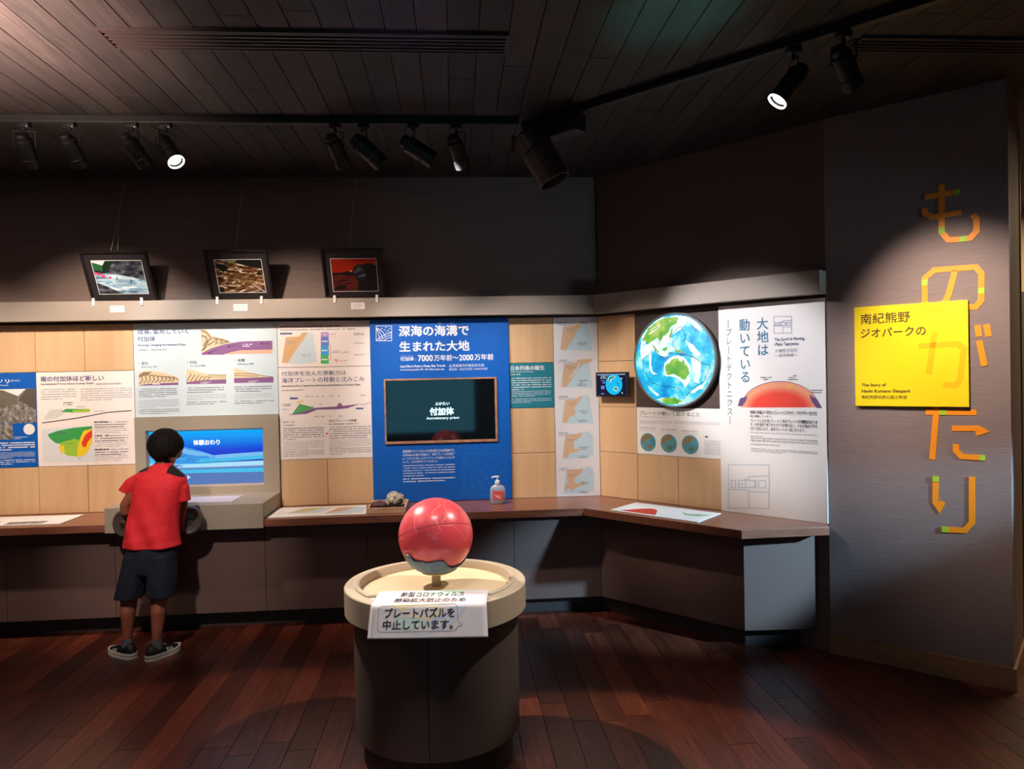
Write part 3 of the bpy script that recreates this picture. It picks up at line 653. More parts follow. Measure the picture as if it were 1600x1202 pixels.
A.text('南紀熊野ジオパークの3つの大地の成り立ちは付加体です。', 227, 822, 540, 840, m_wink, .006); A.text('水深4000mを超す深海底で、海洋プレートが大陸プ', 227, 845, 540, 861, m_wink, .006)
A.text('レートの下に沈みこむダイナミックな動きとともにか', 228, 867, 540, 882, m_wink, .006); A.text('よって、この大地が形づくられました。', 228, 888, 438, 902, m_wink, .006)
A.lines(228, 912, 542, 984, 5, m_wink, .28, .4); A.lines(229, 992, 543, 1018, 2, m_wink, .4, .8); A.done()
m_cop = ramped('screen_frame_wood', [(.3, srgb(150, 100, 76)), (.7, srgb(190, 140, 112))], (6, 6, 6), 4, 3, .4)
m_tv = mat('television_glass', (.004, .006, .008), .04, spec=.6)
tx0, tx1, tz0, tz1 = -1.412+1.496, -.680+1.496, 1.064-.684, 1.486-.684
fr = MB()
for (x0, x1, z0, z1) in ((tx0, tx1, tz1-.011, tz1), (tx0, tx1, tz0, tz0+.016), (tx0, tx0+.011, tz0+.016, tz1-.011), (tx1-.015, tx1, tz0+.016, tz1-.011)):
    fr.box(x0, x1, -.010, .004, z0, z1, m_cop, .001)
fr.build('screen_frame', r)
tvs = MB().box(tx0+.008, tx1-.010, -.003, .003, tz0+.010, tz1-.008, m_tv).build('television_screen', r)
tvx = emis('tv_text', srgb(225, 250, 255), 1.3)
for s, x0, y0, x1, y1, bo in (('ふかたい', 422, 536, 508, 556, .03), ('付加体', 392, 570, 533, 616, .05), ('Accretionary prism', 370, 624, 566, 646, .02)):
    p = A.f((x0, y1)); q_ = A.f((x1, y0)); text(tvs, s, p[0], q_[0], p[1], q_[1], tvx, -.0042, bo)

# teal panel
r, W_, H_ = panel('teal_text_panel', onA, a, -2*T, -T, Z0+2*T, Z0+3*T, m_teal, .012, 'small square teal panel with white heading about the birth of the islands')
A = art(r, [(63, 335), (316, 328), (320, 590), (68, 592)], W_, H_)
A.text('日本列島の誕生', 72, 348, 262, 374, m_wink, .02); A.text('Birth of the Japanese Archipelago', 72, 380, 200, 388, m_wink, .01); A.lines(72, 395, 128, 403, 1, m_wink, .5, 1)
A.lines(76, 415, 302, 488, 6, m_wink, .38, .3); A.lines(76, 492, 300, 525, 4, m_wink, .3, .6); A.lines(76, 535, 302, 562, 3, m_wink, .3, .5); A.done()

# strip of five maps
r, W_, H_ = panel('five_map_strip', onA, a, -T, 0, Z0, Z0+4*T, mat('strip_white_print', srgb(238, 236, 240), .5), .012, 'tall narrow white panel with five small coast maps in the wall corner')
A = art(r, [(316, 65), (570, 60), (590, 1110), (332, 1113)], W_, H_)
sea2 = col('sea_strip', 200, 226, 238); tan2 = col('tan_strip', 226, 190, 154)
for i, (ox, oy) in enumerate(((0, 0), (4, 217), (9, 427), (11, 640), (14, 848))):
    Q = lambda pts: [(x+ox, y+oy) for x, y in pts]
    if i < 3: A.poly(Q([(374, 112), (450, 108), (478, 88), (512, 88), (540, 255), (357, 250)]), sea2)
    else: A.poly(Q([(374, 112), (450, 100), (470, 92), (512, 88), (534, 110), (536, 225), (500, 245), (360, 245)]), sea2)
    if i == 0: A.poly([(376, 116), (430, 112), (455, 96), (480, 88), (478, 110), (450, 150), (430, 190), (405, 225), (388, 254), (357, 250)], tan2, 1)
    elif i == 1: A.poly(Q([(374, 116), (430, 112), (460, 90), (536, 86), (530, 105), (490, 112), (455, 150), (430, 190), (405, 225), (385, 250), (358, 250)]), tan2, 1); A.poly(Q([(408, 190), (440, 145), (462, 105), (470, 110), (445, 165), (415, 200)]), m_whiteB, 2)
    elif i == 2: A.poly(Q([(374, 116), (430, 112), (468, 90), (466, 110), (430, 160), (420, 200), (400, 215), (385, 250), (358, 245)]), tan2, 1); A.poly(Q([(415, 210), (425, 180), (440, 175), (430, 205)]), tan2, 1)
    elif i == 3: A.poly(Q([(374, 110), (440, 100), (470, 92), (466, 115), (420, 145), (425, 190), (470, 190), (430, 212), (400, 210), (385, 244), (358, 240)]), tan2, 1)
    else: A.poly(Q([(378, 105), (470, 98), (465, 120), (430, 150), (418, 170), (440, 190), (480, 180), (478, 192), (430, 210), (400, 240), (400, 215), (375, 220), (366, 235), (372, 180), (390, 190), (380, 160)]), tan2, 1)
    if i > 1: A.line(Q([(498, 90), (500, 110), (515, 130), (520, 115), (510, 98)]), .001, m_grey)
    for x0, x1, y0 in ((340, 395, 91), (340, 430, 102), (390, 445, 130), (400, 430, 140)): A.lines(x0+ox*.6, y0+oy, x1+ox*.6, y0+oy+8, 1, m_ink if y0 < 100 else m_grey, .5, 1)
    ty = 210 if i < 2 else 178
    for x0, x1, y0 in ((455, 508, ty-2), (465, 500, ty+9)): A.lines(x0+ox, y0+oy, x1+ox, y0+oy+8, 1, m_ink, .5, 1)
    if i: A.line(Q([(440, 232), (505, 232)]), .001, m_ink); A.lines(450+ox, 236+oy, 500+ox, 244+oy, 1, m_ink, .5, 1); A.mb.disc(*A.f((473+ox, 232+oy)), .003, -.001, m_ink, 8)
A.done()

# ---------------------------------------------------------------- wall B: lit globe on its dark square
m_dark = mat('dark_brown_board', srgb(74, 58, 52), .6)
r, W_, H_ = panel('globe_display', onB, -b, T, 3*T-.004, Z0+2*T, Z0+4*T, m_dark, .012, 'large round lit globe picture glowing on a dark square board', 'display')
cx, cz = .597-T, 1.567-(Z0+2*T); rad = .2805
m_rim = mat('globe_rim', srgb(120, 132, 136), .35)
rim = MB().lathe([(rad-.004, -.0), (rad-.004, .036), (rad+.004, .038), (rad+.008, .034), (rad+.008, 0)], m_rim, 72)
rim.build('globe_rim', r, (cx, 0, cz), (pi/2, 0, 0))
m_oc = ramped('globe_ocean', [(.34, srgb(0, 140, 225)), (.46, srgb(10, 188, 240)), (.55, srgb(60, 220, 248)), (.66, srgb(190, 250, 250))], (1, 1, 1), 11, 6, .3, emit=1.0, coord='Object')
m_land = ramped('globe_land', [(.35, srgb(80, 170, 60)), (.55, srgb(130, 196, 70)), (.72, srgb(225, 225, 140))], (1, 1, 1), 14, 5, .3, emit=1.0)
m_shelf = ramped('globe_shelf', [(.3, srgb(150, 240, 240)), (.45, srgb(235, 255, 250)), (.7, srgb(255, 255, 250))], (1, 1, 1), 14, 3, .3, emit=1.05)
m_gl = emis('globe_line', srgb(20, 60, 110), .5); m_grd = emis('globe_red_line', srgb(170, 50, 90), .8)
gd = MB(); prof = [(rad-.004, .030)]+[((rad-.004)*math.cos(t), .030+.012*math.sin(t)) for t in [pi/2*i/8 for i in range(1, 9)]]
gd.lathe([(rad-.004, 0)]+prof, m_oc, 72); face = gd.build('globe_face', r, (cx, 0, cz), (pi/2, 0, 0))
gm = MB()
def G(p): return ((p[0]-398)/322*rad*.985, (418-p[1])/358*rad*.985)
def gy(x, z): 
    rr_ = min(1, math.hypot(x, z)/(rad-.004)); return -(.030+.012*math.sqrt(max(0, 1-rr_*rr_)))
def gpoly(pts, m, d):
    Q = []
    for (xa, ya), (xb, yb) in zip(pts, pts[1:]+pts[:1]):
        n = max(1, int(math.hypot(xb-xa, yb-ya)/4))
        for i in range(n):
            x, y = xa+(xb-xa)*i/n, ya+(yb-ya)*i/n; v = noise.noise_vector(Vector((x/16, y/16, d))); v2 = noise.noise_vector(Vector((x/5, y/5, d+9))); Q.append((x+v.x*7+v2.x*3, y+v.y*7+v2.y*3))
    bm = bmesh.new(); P = [G(p) for p in Q]; vs = [bm.verts.new((x, 0, z)) for x, z in P]; f = bm.faces.new(vs)
    bmesh.ops.triangulate(bm, faces=[f]); bmesh.ops.subdivide_edges(bm, edges=[e for e in bm.edges if e.calc_length() > .03], cuts=2)
    for v in bm.verts: v.co.y = gy(v.co.x, v.co.z)-.0006-d*.0005
    gm.addbm(bm, m)
def gline(pts, wd, m, d=4):
    P = [G(p) for p in pts]; Q = []
    for i in range(len(P)-1):
        for t in (0, .33, .66): Q.append((P[i][0]+(P[i+1][0]-P[i][0])*t+R.uniform(-.0015, .0015), P[i][1]+(P[i+1][1]-P[i][1])*t+R.uniform(-.0015, .0015)))
    Q.append(P[-1]); o = len(gm.v); gm.line(Q, wd, 0, m)
    for i in range(o, len(gm.v)): x, y_, z = gm.v[i]; gm.v[i] = (x, gy(x, z)-.0006-d*.0005, z)
gpoly([(140, 215), (200, 140), (300, 85), (430, 70), (500, 88), (520, 120), (475, 175), (440, 200), (395, 215), (375, 260), (350, 235), (300, 240), (290, 290), (240, 300), (225, 240), (190, 310), (165, 270), (150, 330), (135, 400), (120, 330)], m_shelf, 0)
gpoly([(240, 290), (300, 240), (370, 230), (400, 250), (390, 300), (430, 330), (370, 360), (365, 392), (320, 390), (270, 360)], m_shelf, 0)
gpoly([(330, 440), (370, 400), (440, 380), (490, 395), (540, 470), (560, 520), (520, 600), (490, 640), (470, 580), (420, 545), (350, 545), (325, 530)], m_shelf, 0)
gpoly([(540, 400), (620, 430), (615, 540), (600, 600), (560, 590), (580, 520), (550, 440)], m_shelf, 0)
gpoly([(620, 610), (650, 560), (672, 470), (684, 470), (670, 550), (630, 640), (540, 680), (530, 660)], m_shelf, 0)
gpoly([(250, 725), (300, 715), (400, 712), (470, 735), (480, 750), (430, 762), (330, 760)], m_shelf, 0)
gpoly([(470, 120), (560, 140), (600, 200), (570, 240), (520, 200), (480, 170)], m_shelf, 0) if False else None
gpoly([(520, 100), (600, 150), (640, 215), (600, 195), (550, 140)], m_shelf, 0)
gpoly([(500, 270), (560, 300), (620, 380), (600, 400), (540, 350)], m_shelf, 0)
gpoly([(200, 350), (222, 360), (215, 500), (270, 520), (230, 530), (205, 490)], m_shelf, 0)
gpoly([(190, 620), (280, 690), (260, 700), (195, 650)], m_shelf, 0)
gpoly([(140, 250), (200, 150), (270, 105), (330, 85), (430, 80), (450, 95), (430, 130), (380, 150), (375, 190), (340, 225), (320, 210), (300, 270), (275, 235), (262, 215), (225, 210), (190, 290), (178, 250), (150, 260)], m_land, 1)
gpoly([(335, 465), (385, 430), (405, 405), (440, 402), (455, 430), (475, 435), (485, 405), (500, 450), (528, 485), (528, 530), (495, 575), (455, 555), (420, 522), (350, 535)], m_land, 2)
gpoly([(315, 330), (350, 310), (356, 330), (330, 345)], m_land, 1); gpoly([(240, 290), (288, 350), (282, 360), (245, 310)], m_land, 1)
gpoly([(420, 340), (470, 345), (500, 372), (470, 365), (425, 352)], m_land, 1); gpoly([(280, 735), (320, 714), (400, 710), (470, 740), (420, 762), (330, 765)], m_land, 2)
gpoly([(375, 230), (390, 190), (402, 175), (396, 210), (385, 240)], m_land, 1) ; gpoly([(95, 420), (85, 380), (90, 330), (96, 330), (100, 380)], m_land, 1)
gline([(232, 290), (265, 350), (300, 388), (360, 392), (368, 360), (440, 365), (500, 380), (560, 395), (610, 430), (640, 455), (684, 460), (670, 520), (640, 590), (560, 640), (500, 700)], .0030, m_gl)
gline([(375, 245), (400, 270), (410, 320), (440, 345), (500, 375), (560, 400)], .0022, m_grd); gline([(375, 240), (410, 200), (450, 165), (470, 160), (500, 220), (505, 255), (480, 275)], .0024, m_gl)
gline([(145, 400), (200, 370), (235, 330)], .0024, m_gl); gline([(150, 400), (150, 500), (180, 530), (215, 590), (300, 620), (370, 628), (440, 636), (470, 690), (495, 715)], .0026, m_gl)
gline([(260, 210), (262, 250), (290, 285), (320, 215), (370, 180)], .0014, m_gl)
gm.build('globe_map', r, (cx, 0, cz), fix=False)

# tablet on a bracket
tb = empty('tablet', onB(.020, .058, 1.342), -b, 'black tablet showing a small blue globe, mounted beside the big lit globe', 'tablet')
MB().box(0, .262, 0, .012, 0, .160, m_blk2, .003).build('tablet_body', tb)
MB().box(.08, .18, .012, .056, .05, .11, m_black, .002).build('bracket', tb)
A = art(tb, [(135, 293), (825, 283), (828, 808), (140, 800)], .262, .160)
scrn = emis('tablet_screen', srgb(6, 8, 60), .7); A.poly([(170, 318), (762, 310), (775, 775), (172, 770)], scrn)
A.poly([(172, 330), (760, 322), (760, 344), (172, 350)], emis('tablet_bar', srgb(150, 180, 220), .9), 1)
gcx, gcz = A.f((520, 545)); A.mb.disc(gcx, gcz, .066, -.0010, emis('tablet_globe', srgb(0, 190, 240), 1), 40)
lc = emis('tablet_land', srgb(40, 130, 90), 1); wcx = emis('tablet_white', srgb(200, 235, 245), 1)
A.poly([(400, 440), (440, 380), (520, 365), (560, 380), (520, 420), (470, 450), (450, 500), (400, 480)], wcx, 4); A.poly([(420, 430), (450, 385), (540, 372), (530, 400), (450, 440), (430, 500), (405, 470)], lc, 5)
A.poly([(500, 640), (540, 590), (600, 600), (620, 650), (560, 690), (510, 660)], wcx, 4); A.poly([(515, 640), (550, 605), (598, 620), (600, 650), (560, 665)], lc, 5)
A.poly([(560, 470), (620, 520), (650, 600), (600, 560)], emis('tablet_deep', srgb(0, 140, 230), 1), 4)
for x0, y0, x1, y1 in ((250, 362, 405, 376), (240, 390, 350, 402), (240, 410, 380, 422)): A.lines(x0, y0, x1, y1, 1, wcx, .8, 1)
for x0, y0, x1, y1 in ((250, 455, 320, 468), (280, 500, 330, 520), (310, 460, 332, 520), (252, 570, 320, 640), (250, 725, 315, 748)): A.poly([(x0, y0), (x1, y0), (x1, y1), (x0, y1)], emis('tablet_icon', srgb(120, 150, 230), .8), 2)
for x0, y0 in ((685, 420), (692, 722)): A.mb.disc(*A.f((x0, y0)), .005, -.0012, wcx, 12)
A.lines(180, 776, 240, 786, 1, m_lgrey, .7, 1); A.done('screen_picture')

# panel with three small globes
r, W_, H_ = panel('three_globes_panel', onB, -b, T, 3*T, Z0+T, Z0+2*T, m_white, .012, 'low white panel with three little globes directly under the big lit globe')
A = art(r, [(80, 783), (723, 795), (728, 1190), (88, 1145)], W_, H_)
A.text('プレートが動いて起きること', 105, 818, 560, 850, m_ink, 0); A.lines(104, 855, 320, 866, 1, m_ink, .55, 1)
A.lines(106, 884, 350, 920, 3, m_grey, .35, .8); A.lines(365, 888, 722, 926, 3, m_grey, .35, 1)
mg1 = col('g_sea', 84, 156, 168); mg2 = col('g_land', 150, 120, 80); mg3 = col('g_red', 130, 60, 50); mg4 = col('g_green', 90, 120, 70)
for i, (gx, gz) in enumerate(((170, 1056), (325, 1064), (487, 1073))):
    c0 = A.f((gx, gz)); rr_ = .0575; A.mb.disc(c0[0], c0[1], rr_, -.0008, mg1, 36)
    Q = lambda pts: [(gx+x, gz+y) for x, y in pts]
    A.poly(Q([(-50, -20), (-40, -45), (-10, -62), (20, -60), (30, -40), (5, -30), (-10, -10), (-25, -20), (-30, 5), (-45, 0)]), mg2, 3)
    A.poly(Q([(-12, 32), (5, 22), (22, 28), (28, 42), (12, 54), (-5, 46)]), mg4 if i else mg2, 3)
    A.line(Q([(-30, -5), (-10, 18), (15, 15), (40, 30), (55, 40)]), .004 if i == 1 else .002, mg3, 4)
    if i == 0:
        for t in range(6): A.line(Q([(10+t*4, -40+t*12), (55-t*2, -30+t*12)]), .002, m_navy, 4)
    A.lines(gx-66, gz-118+i*4, gx+60, gz-105+i*4, 1, m_ink, .6, 1); A.lines(gx-60, gz-98+i*4, gx+55, gz-88+i*4, 1, m_grey, .5, 1)
A.lines(598, 1000, 650, 1025, 1, m_ink, .7, 1); A.lines(592, 1036, 728, 1156, 9, m_grey, .35, 1); A.done()

# tall white title board on wall B
r, W_, H_ = panel('white_title_board', onB, -b, .886, 1.500, Z0+.001, 1.870, m_white, .018, 'tall white board with vertical teal title and a red dome diagram', 'panel', gap=0)
A = art(r, [(40, 60), (568, 20), (585, 1140), (57, 1080)], W_, H_)
def vt(s, x0, x1, y0, y1, m, bo=0):
    xm = (x0+x1)/2; p = A.f((x0, (y0+y1)/2)); q_ = A.f((x1, (y0+y1)/2)); t = A.f((xm, y0)); u = A.f((xm, y1)); vtext(A.root, s, p[0], q_[0], t[1], u[1], m, -.0012, bo)
vt('大地は', 232, 290, 116, 312, m_steelblue, .01); vt('動いている', 146, 200, 122, 446, m_steelblue, .01); vt('―プレートテクトニクス―', 80, 110, 124, 650, m_slate)
def wlogo(x0, y0, x1, y1, wd, m):
    P = lambda u, v: (x0+u*(x1-x0), y0+v*(y1-y0))
    A.line([P(0, 0), P(1, 0), P(1, 1), P(0, 1)], wd, m, 1, True)
    for pl in ([P(0, .57), P(.5, .58), P(.5, .62), P(1, .63)], [P(.5, .58), P(.5, 1)], [P(1, .25), P(.5, .27), P(.5, .33), P(.38, .33)]): A.line(pl, wd, m, 2)
    for u0, v0, u1, v1 in ((.07, .36, .18, .53), (.25, .36, .42, .53), (.42, .36, .68, .52), (.74, .36, .92, .53)): A.line([P(u0, v0), P(u1, v0), P(u1, v1), P(u0, v1)], wd, m, 2, True)
    A.line([P(.25, .44), P(.34, .44), P(.34, .53)], wd, m, 2); A.line([P(.62, .36), P(.68, .44), P(.62, .52)], wd, m, 2)
wlogo(318, 112, 405, 195, .0022, m_navy); wlogo(92, 850, 294, 1066, .005, col('faint', 190, 202, 210))
A.text('The Earth Is Moving', 320, 216, 468, 236, m_navy, .01); A.text('-Plate Tectonics-', 320, 240, 444, 256, m_navy, .01); A.text('大地是活动的', 322, 272, 432, 290, m_grey); A.text('―板块构造―', 322, 296, 436, 312, m_grey)
rp = col('core_red', 236, 60, 48); op = col('mantle', 238, 158, 120); op2 = col('mantle2', 240, 120, 90); cr_ = col('crust', 104, 76, 120)
arc = lambda cx_, cy_, rx, ry, n=28: [(cx_-rx*math.cos(pi*i/n), cy_-ry*math.sin(pi*i/n)) for i in range(n+1)]
A.poly([(138, 556)]+[(150, 518)]+arc(343, 562, 172, 124)+[(530, 522), (555, 566)], cr_, 0) if False else None
A.poly(arc(346, 562, 190, 128), op, 1); A.line(arc(346, 562, 190, 128)[3:-3], .003, cr_, 4); 
for i in range(7):
    t = i/6; cc = [238+(238-238)*t, 158+(66-158)*t, 120+(50-120)*t]; A.poly(arc(345, 563, 172-42*t, 108-38*t), col('dome%d' % i, *cc), 2+i*.3)
A.poly([(138, 556), (150, 518), (188, 508), (180, 530), (160, 558)], cr_, 5); A.poly([(492, 500), (530, 522), (555, 566), (528, 566), (505, 535)], cr_, 5)
A.poly([(390, 455), (404, 452), (396, 470), (392, 480)], yellow, 5)
for x0, x1, y0 in ((252, 308, 410), (392, 432, 410), (388, 438, 420), (500, 556, 474), (505, 553, 485), (208, 256, 518), (385, 440, 515), (212, 222, 438), (265, 295, 420), (412, 432, 402)): A.lines(x0, y0, x1, y0+9, 1, m_ink, .55, 1)
for s, x0, y0, x1, y1 in (('地球の表面は十数枚のプレートに分かれ、それぞれ一定の方', 200, 580, 530, 600), ('向に移動しています。', 200, 602, 308, 614), ('プレートには大陸プレートと海洋プレートの2種類がありま', 201, 624, 532, 642),
    ('す。中央海嶺で地下からマグマが噴き出し、それが海水で冷や', 201, 644, 532, 662), ('されて岩石になり、海洋プレートの一部になります。', 201, 664, 472, 682)): A.text(s, x0, y0, x1, y1, m_ink, .004)
for s, x0, y0, x1, y1 in (('The surface of the earth is formed of more than a dozen plates, each moving in a', 201, 690, 534, 700), ('certain direction.', 201, 702, 262, 710), ('There are two types of plates: continental plates and oceanic plates. At mid-oceanic', 202, 716, 535, 730), ('ridges, magma rises to the ocean floor, where it cools in the water to form rock,', 202, 728, 535, 743), ('becoming part of the oceanic plate.', 202, 744, 348, 756)): A.text(s, x0, y0, x1, y1, m_grey)
A.lines(202, 764, 534, 804, 3, m_ink, .35, .5); A.done()

# ---------------------------------------------------------------- wall C: big lettering and yellow board
m_or = mat('orange_letter', srgb(255, 150, 24), .5); m_gr = mat('green_letter', srgb(170, 205, 50), .5)
LT = {'mo': [[(0.538, 2.365), (0.535, 2.14), (0.562, 2.099), (0.617, 2.095), (0.652, 2.096), (0.678, 2.124), (0.678, 2.18), (0.661, 2.205)], [(0.466, 2.316), (0.614, 2.32)], [(0.465, 2.262), (0.467, 2.236), (0.495, 2.216), (0.617, 2.222)]],
'no': [[(0.589, 1.952), (0.562, 1.841), (0.541, 1.794), (0.527, 1.775), (0.48, 1.778), (0.46, 1.81), (0.461, 1.926), (0.503, 1.961), (0.673, 1.958), (0.695, 1.926), (0.693, 1.8), (0.671, 1.772), (0.626, 1.775)]],
'dak': [[(0.677, 1.687), (0.683, 1.633)], [(0.712, 1.688), (0.721, 1.632)], [(0.683, 1.615), (0.703, 1.495)]],
'ta': [[(0.458, 1.276), (0.669, 1.279)], [(0.506, 1.315), (0.483, 1.047)], [(0.568, 1.201), (0.676, 1.204), (0.694, 1.192), (0.665, 1.18)], [(0.584, 1.126), (0.584, 1.095), (0.606, 1.069), (0.702, 1.067)]],
'ri': [[(0.497, 0.967), (0.495, 0.84), (0.511, 0.814), (0.525, 0.846)], [(0.648, 0.975), (0.646, 0.759), (0.617, 0.718), (0.52, 0.712)]]}
KA = [[(0.433, 1.598), (0.599, 1.603), (0.624, 1.577), (0.606, 1.432), (0.587, 1.407), (0.537, 1.412)], [(0.503, 1.661), (0.476, 1.462)]]
GRN = {'mo': [[(0.587, 2.319), (0.614, 2.32)], [(0.536, 2.163), (0.535, 2.132)], [(0.61, 2.095), (0.639, 2.095)]], 'no': [[(0.461, 1.919), (0.461, 1.891)], [(0.694, 1.859), (0.694, 1.833)]],
'ta': [[(0.515, 1.277), (0.545, 1.277)], [(0.677, 1.067), (0.702, 1.067)]], 'ri': [[(0.497, 0.967), (0.497, 0.94)], [(0.52, 0.712), (0.547, 0.713)]]}
LAB = {'mo': 'topmost orange cut letter on the brown wall, with crossed bars', 'no': 'round looped orange letter just above the yellow board', 'dak': 'three short yellow-orange strokes to the right of the yellow board', 'ta': 'orange letter of crossing strokes directly below the yellow board', 'ri': 'lowest orange letter on the brown wall, two hooked strokes'}
LW = .026
for k_, ss in LT.items():
    u0 = ss[0][0][0]; z0 = min(p[1] for s in ss for p in s)
    mb = MB(); i = 0
    for s in ss:
        for pp in [s]:
            o_ = len(mb.v); mb.line([(p[0]-u0, p[1]-z0) for p in pp], LW, -.0015-.0002*i, m_or); i += 1
    for s in GRN.get(k_, []): mb.line([(p[0]-u0, p[1]-z0) for p in s], LW, -.0028, m_gr)
    o = mb.build('wall_letter', None, onC(u0, .0, z0), (0, 0, -c), fix=False)
    sd = o.modifiers.new('s', 'SOLIDIFY'); sd.thickness = .0012; sd.offset = 0
    tag(o, LAB[k_], 'letter')
m_yel = mat('yellow_board', srgb(250, 222, 20), .45); m_yor = mat('yellow_orange_print', srgb(250, 196, 10), .45); m_bink = mat('brown_ink', srgb(84, 52, 20), .6)
r, W_, H_ = panel('yellow_title_board', onC, -c, .143, .642, 1.304, 1.806, m_yel, .030, 'square yellow board with dark heading on the brown wall', 'sign', gap=0)
MBa = MB()
for s in KA: MBa.line([(p[0]-.143, p[1]-1.304) for p in s], LW, -.0006, m_yor)
MBa.line([(0.549-.143, 1.806-1.304), (0.541-.143, 1.794-1.304), (0.527-.143, 1.775-1.304), (0.48-.143, 1.778-1.304), (0.462-.143, 1.806-1.304)], LW, -.0008, m_yor)
MBa.line([(.6415-.143, 1.7735-1.304), (0.626-.143, 1.775-1.304)], LW, -.0008, m_yor)
MBa.line([(0.611-.143, 1.49-1.304), (.609-.143, 1.462-1.304)], LW, -.0009, m_gr) if False else None
MBa.build('print', r, fix=False)
A = art(r, [(-33, 67), (1165, -2), (1172, 1110), (-20, 1095)], W_, H_)
for s, x0, y0, x1, y1, bo in (('南紀熊野', 36, 122, 556, 232, .006), ('ジオパークの', 38, 278, 722, 372, .008), ('The Story of', 46, 862, 302, 900, .02), ('Nanki Kumano Geopark', 46, 925, 560, 965, .02), ('南紀熊野地质公园之物语', 46, 986, 522, 1022, 0)): A.text(s, x0, y0, x1, y1, m_bink, bo)

# ---------------------------------------------------------------- framed photographs leaning out from the wall above the ledge
m_frame = mat('black_brown_frame', srgb(34, 26, 26), .35); m_mat_ = mat('dark_mount', srgb(40, 34, 36), .6)
m_wire = mat('wire', srgb(190, 180, 168), .4, metal=.2)
def photo(u0, u1, lab, paint, wire):
    W_ = u1-u0; L_ = .318; ang = math.atan2(.150, .280)
    root = empty('framed_photo', onA(u0, .050, 2.0195), a, lab, 'picture', 'framed photographs on the ledge')
    tilt = ang
    fo = bpy.data.objects.new('frame', None)
    bw = .014; mb = MB()
    for (x0, x1, z0, z1) in ((0, W_, 0, bw), (0, W_, L_-bw, L_), (0, bw, bw, L_-bw), (W_-bw, W_, bw, L_-bw)): mb.box(x0, x1, -.012, .012, z0, z1, m_frame, .0015)
    fr_ = mb.build('frame', root, rot=(tilt, 0, 0))
    MB().box(bw, W_-bw, -.002, .008, bw, L_-bw, m_mat_).build('mount', root, rot=(tilt, 0, 0))
    ix0, ix1, iz0, iz1 = .055, W_-.045, .040, .255
    pm = MB(); P = lambda u, v: (ix0+u*(ix1-ix0), iz1-v*(iz1-iz0)); pm.flat([P(-.012, -.016), P(1.012, -.016), P(1.012, 1.016), P(-.012, 1.016)], -.0026, m_white)
    paint(pm, P); pm.build('photograph', root, rot=(tilt, 0, 0), fix=False)
    # wire from wall top, in local coordinates of root
    top = Vector((0, math.sin(-tilt)*L_ if False else -math.sin(tilt)*L_, math.cos(tilt)*L_))
    ux = W_*wire[0]; z_c = H-2.0195-.02
    wb_ = MB(); hook = Vector((W_*wire[1], .040, z_c)); 
    if wire[2]:
        kx = hook.lerp(Vector((ux, top.y, top.z)), .55); wb_.tube([hook, kx], .0015, m_wire, 6); wb_.tube([kx, (ux-.022, top.y, top.z-.006)], .0014, m_wire, 6); wb_.tube([kx, (ux+.020, top.y, top.z-.006)], .0014, m_wire, 6)
    else:
        wb_.tube([hook, (ux, top.y, top.z-.006)], .0016, m_wire, 6); kx = hook.lerp(Vector((ux, top.y, top.z)), .72); wb_.tube([kx, kx+Vector((.004, -.006, -.045))], .0009, m_wire, 5)
    wb_.build('hanging_wire', root)
    return root
def pz(pm, P, pts, m, d): pm.flat([P(*p) for p in pts], -.0028-d*.0002, m)
m_rap = ramped('rapids', [(.35, srgb(90, 120, 150)), (.5, srgb(170, 205, 225)), (.65, srgb(235, 242, 248))], (1, 1, 4), 9, 5, .4, distort=1)
m_crag = ramped('crag', [(.35, srgb(24, 26, 34)), (.5, srgb(60, 62, 72)), (.68, srgb(120, 124, 134))], (1, 1, 2.5), 16, 6, .4, distort=.6)
def paint1(pm, P):
    pz(pm, P, [(0, 0), (1, 0), (1, 1), (0, 1)], m_rap, 0)
    pz(pm, P, [(0, 0), (1, 0), (1, .6), (.8, .52), (.6, .45), (.4, .40), (0, .38)], m_crag, 1); pz(pm, P, [(0, .65), (.2, .78), (.38, .92), (.5, 1), (0, 1)], m_crag, 1)
    pz(pm, P, [(0, 0), (.28, 0), (.2, .14), (.08, .08), (0, .04)], m_white, 2); pz(pm, P, [(0, .04), (.18, .14), (.22, .2), (.18, .32), (0, .26)], col('photo_green', 40, 100, 56), 2); pz(pm, P, [(.18, .3), (.2, .14), (.27, 0), (.45, 0), (.34, .2), (.28, .32)], col('photo_dgreen', 20, 44, 24), 2)
    for cx_, cy_, rr_ in ((.03, .37, .04), (.09, .40, .04), (.17, .46, .05), (.30, .50, .035)): pm.disc(*P(cx_, cy_), rr_*.24, -.0034, col('raft', 220, 70, 110), 10)
    for cx_, cy_ in ((.43, .52), (.70, .6)): pz(pm, P, [(cx_, cy_-.04), (cx_+.02, cy_-.02), (cx_+.015, cy_+.05), (cx_-.01, cy_+.05)], m_ink, 4)
    pm.line([P(.45, .56), P(.65, .68)], .0012, -.0035, m_ink); pm.line([P(.72, .62), (P(.84, .76))], .0012, -.0035, m_ink)
m_strata = ramped('folded_strata', [(.38, srgb(12, 9, 8)), (.47, srgb(84, 52, 26)), (.56, srgb(150, 106, 60)), (.62, srgb(235, 225, 205))], (1, 1, 3.2), 9, 6, .4, distort=2.5)
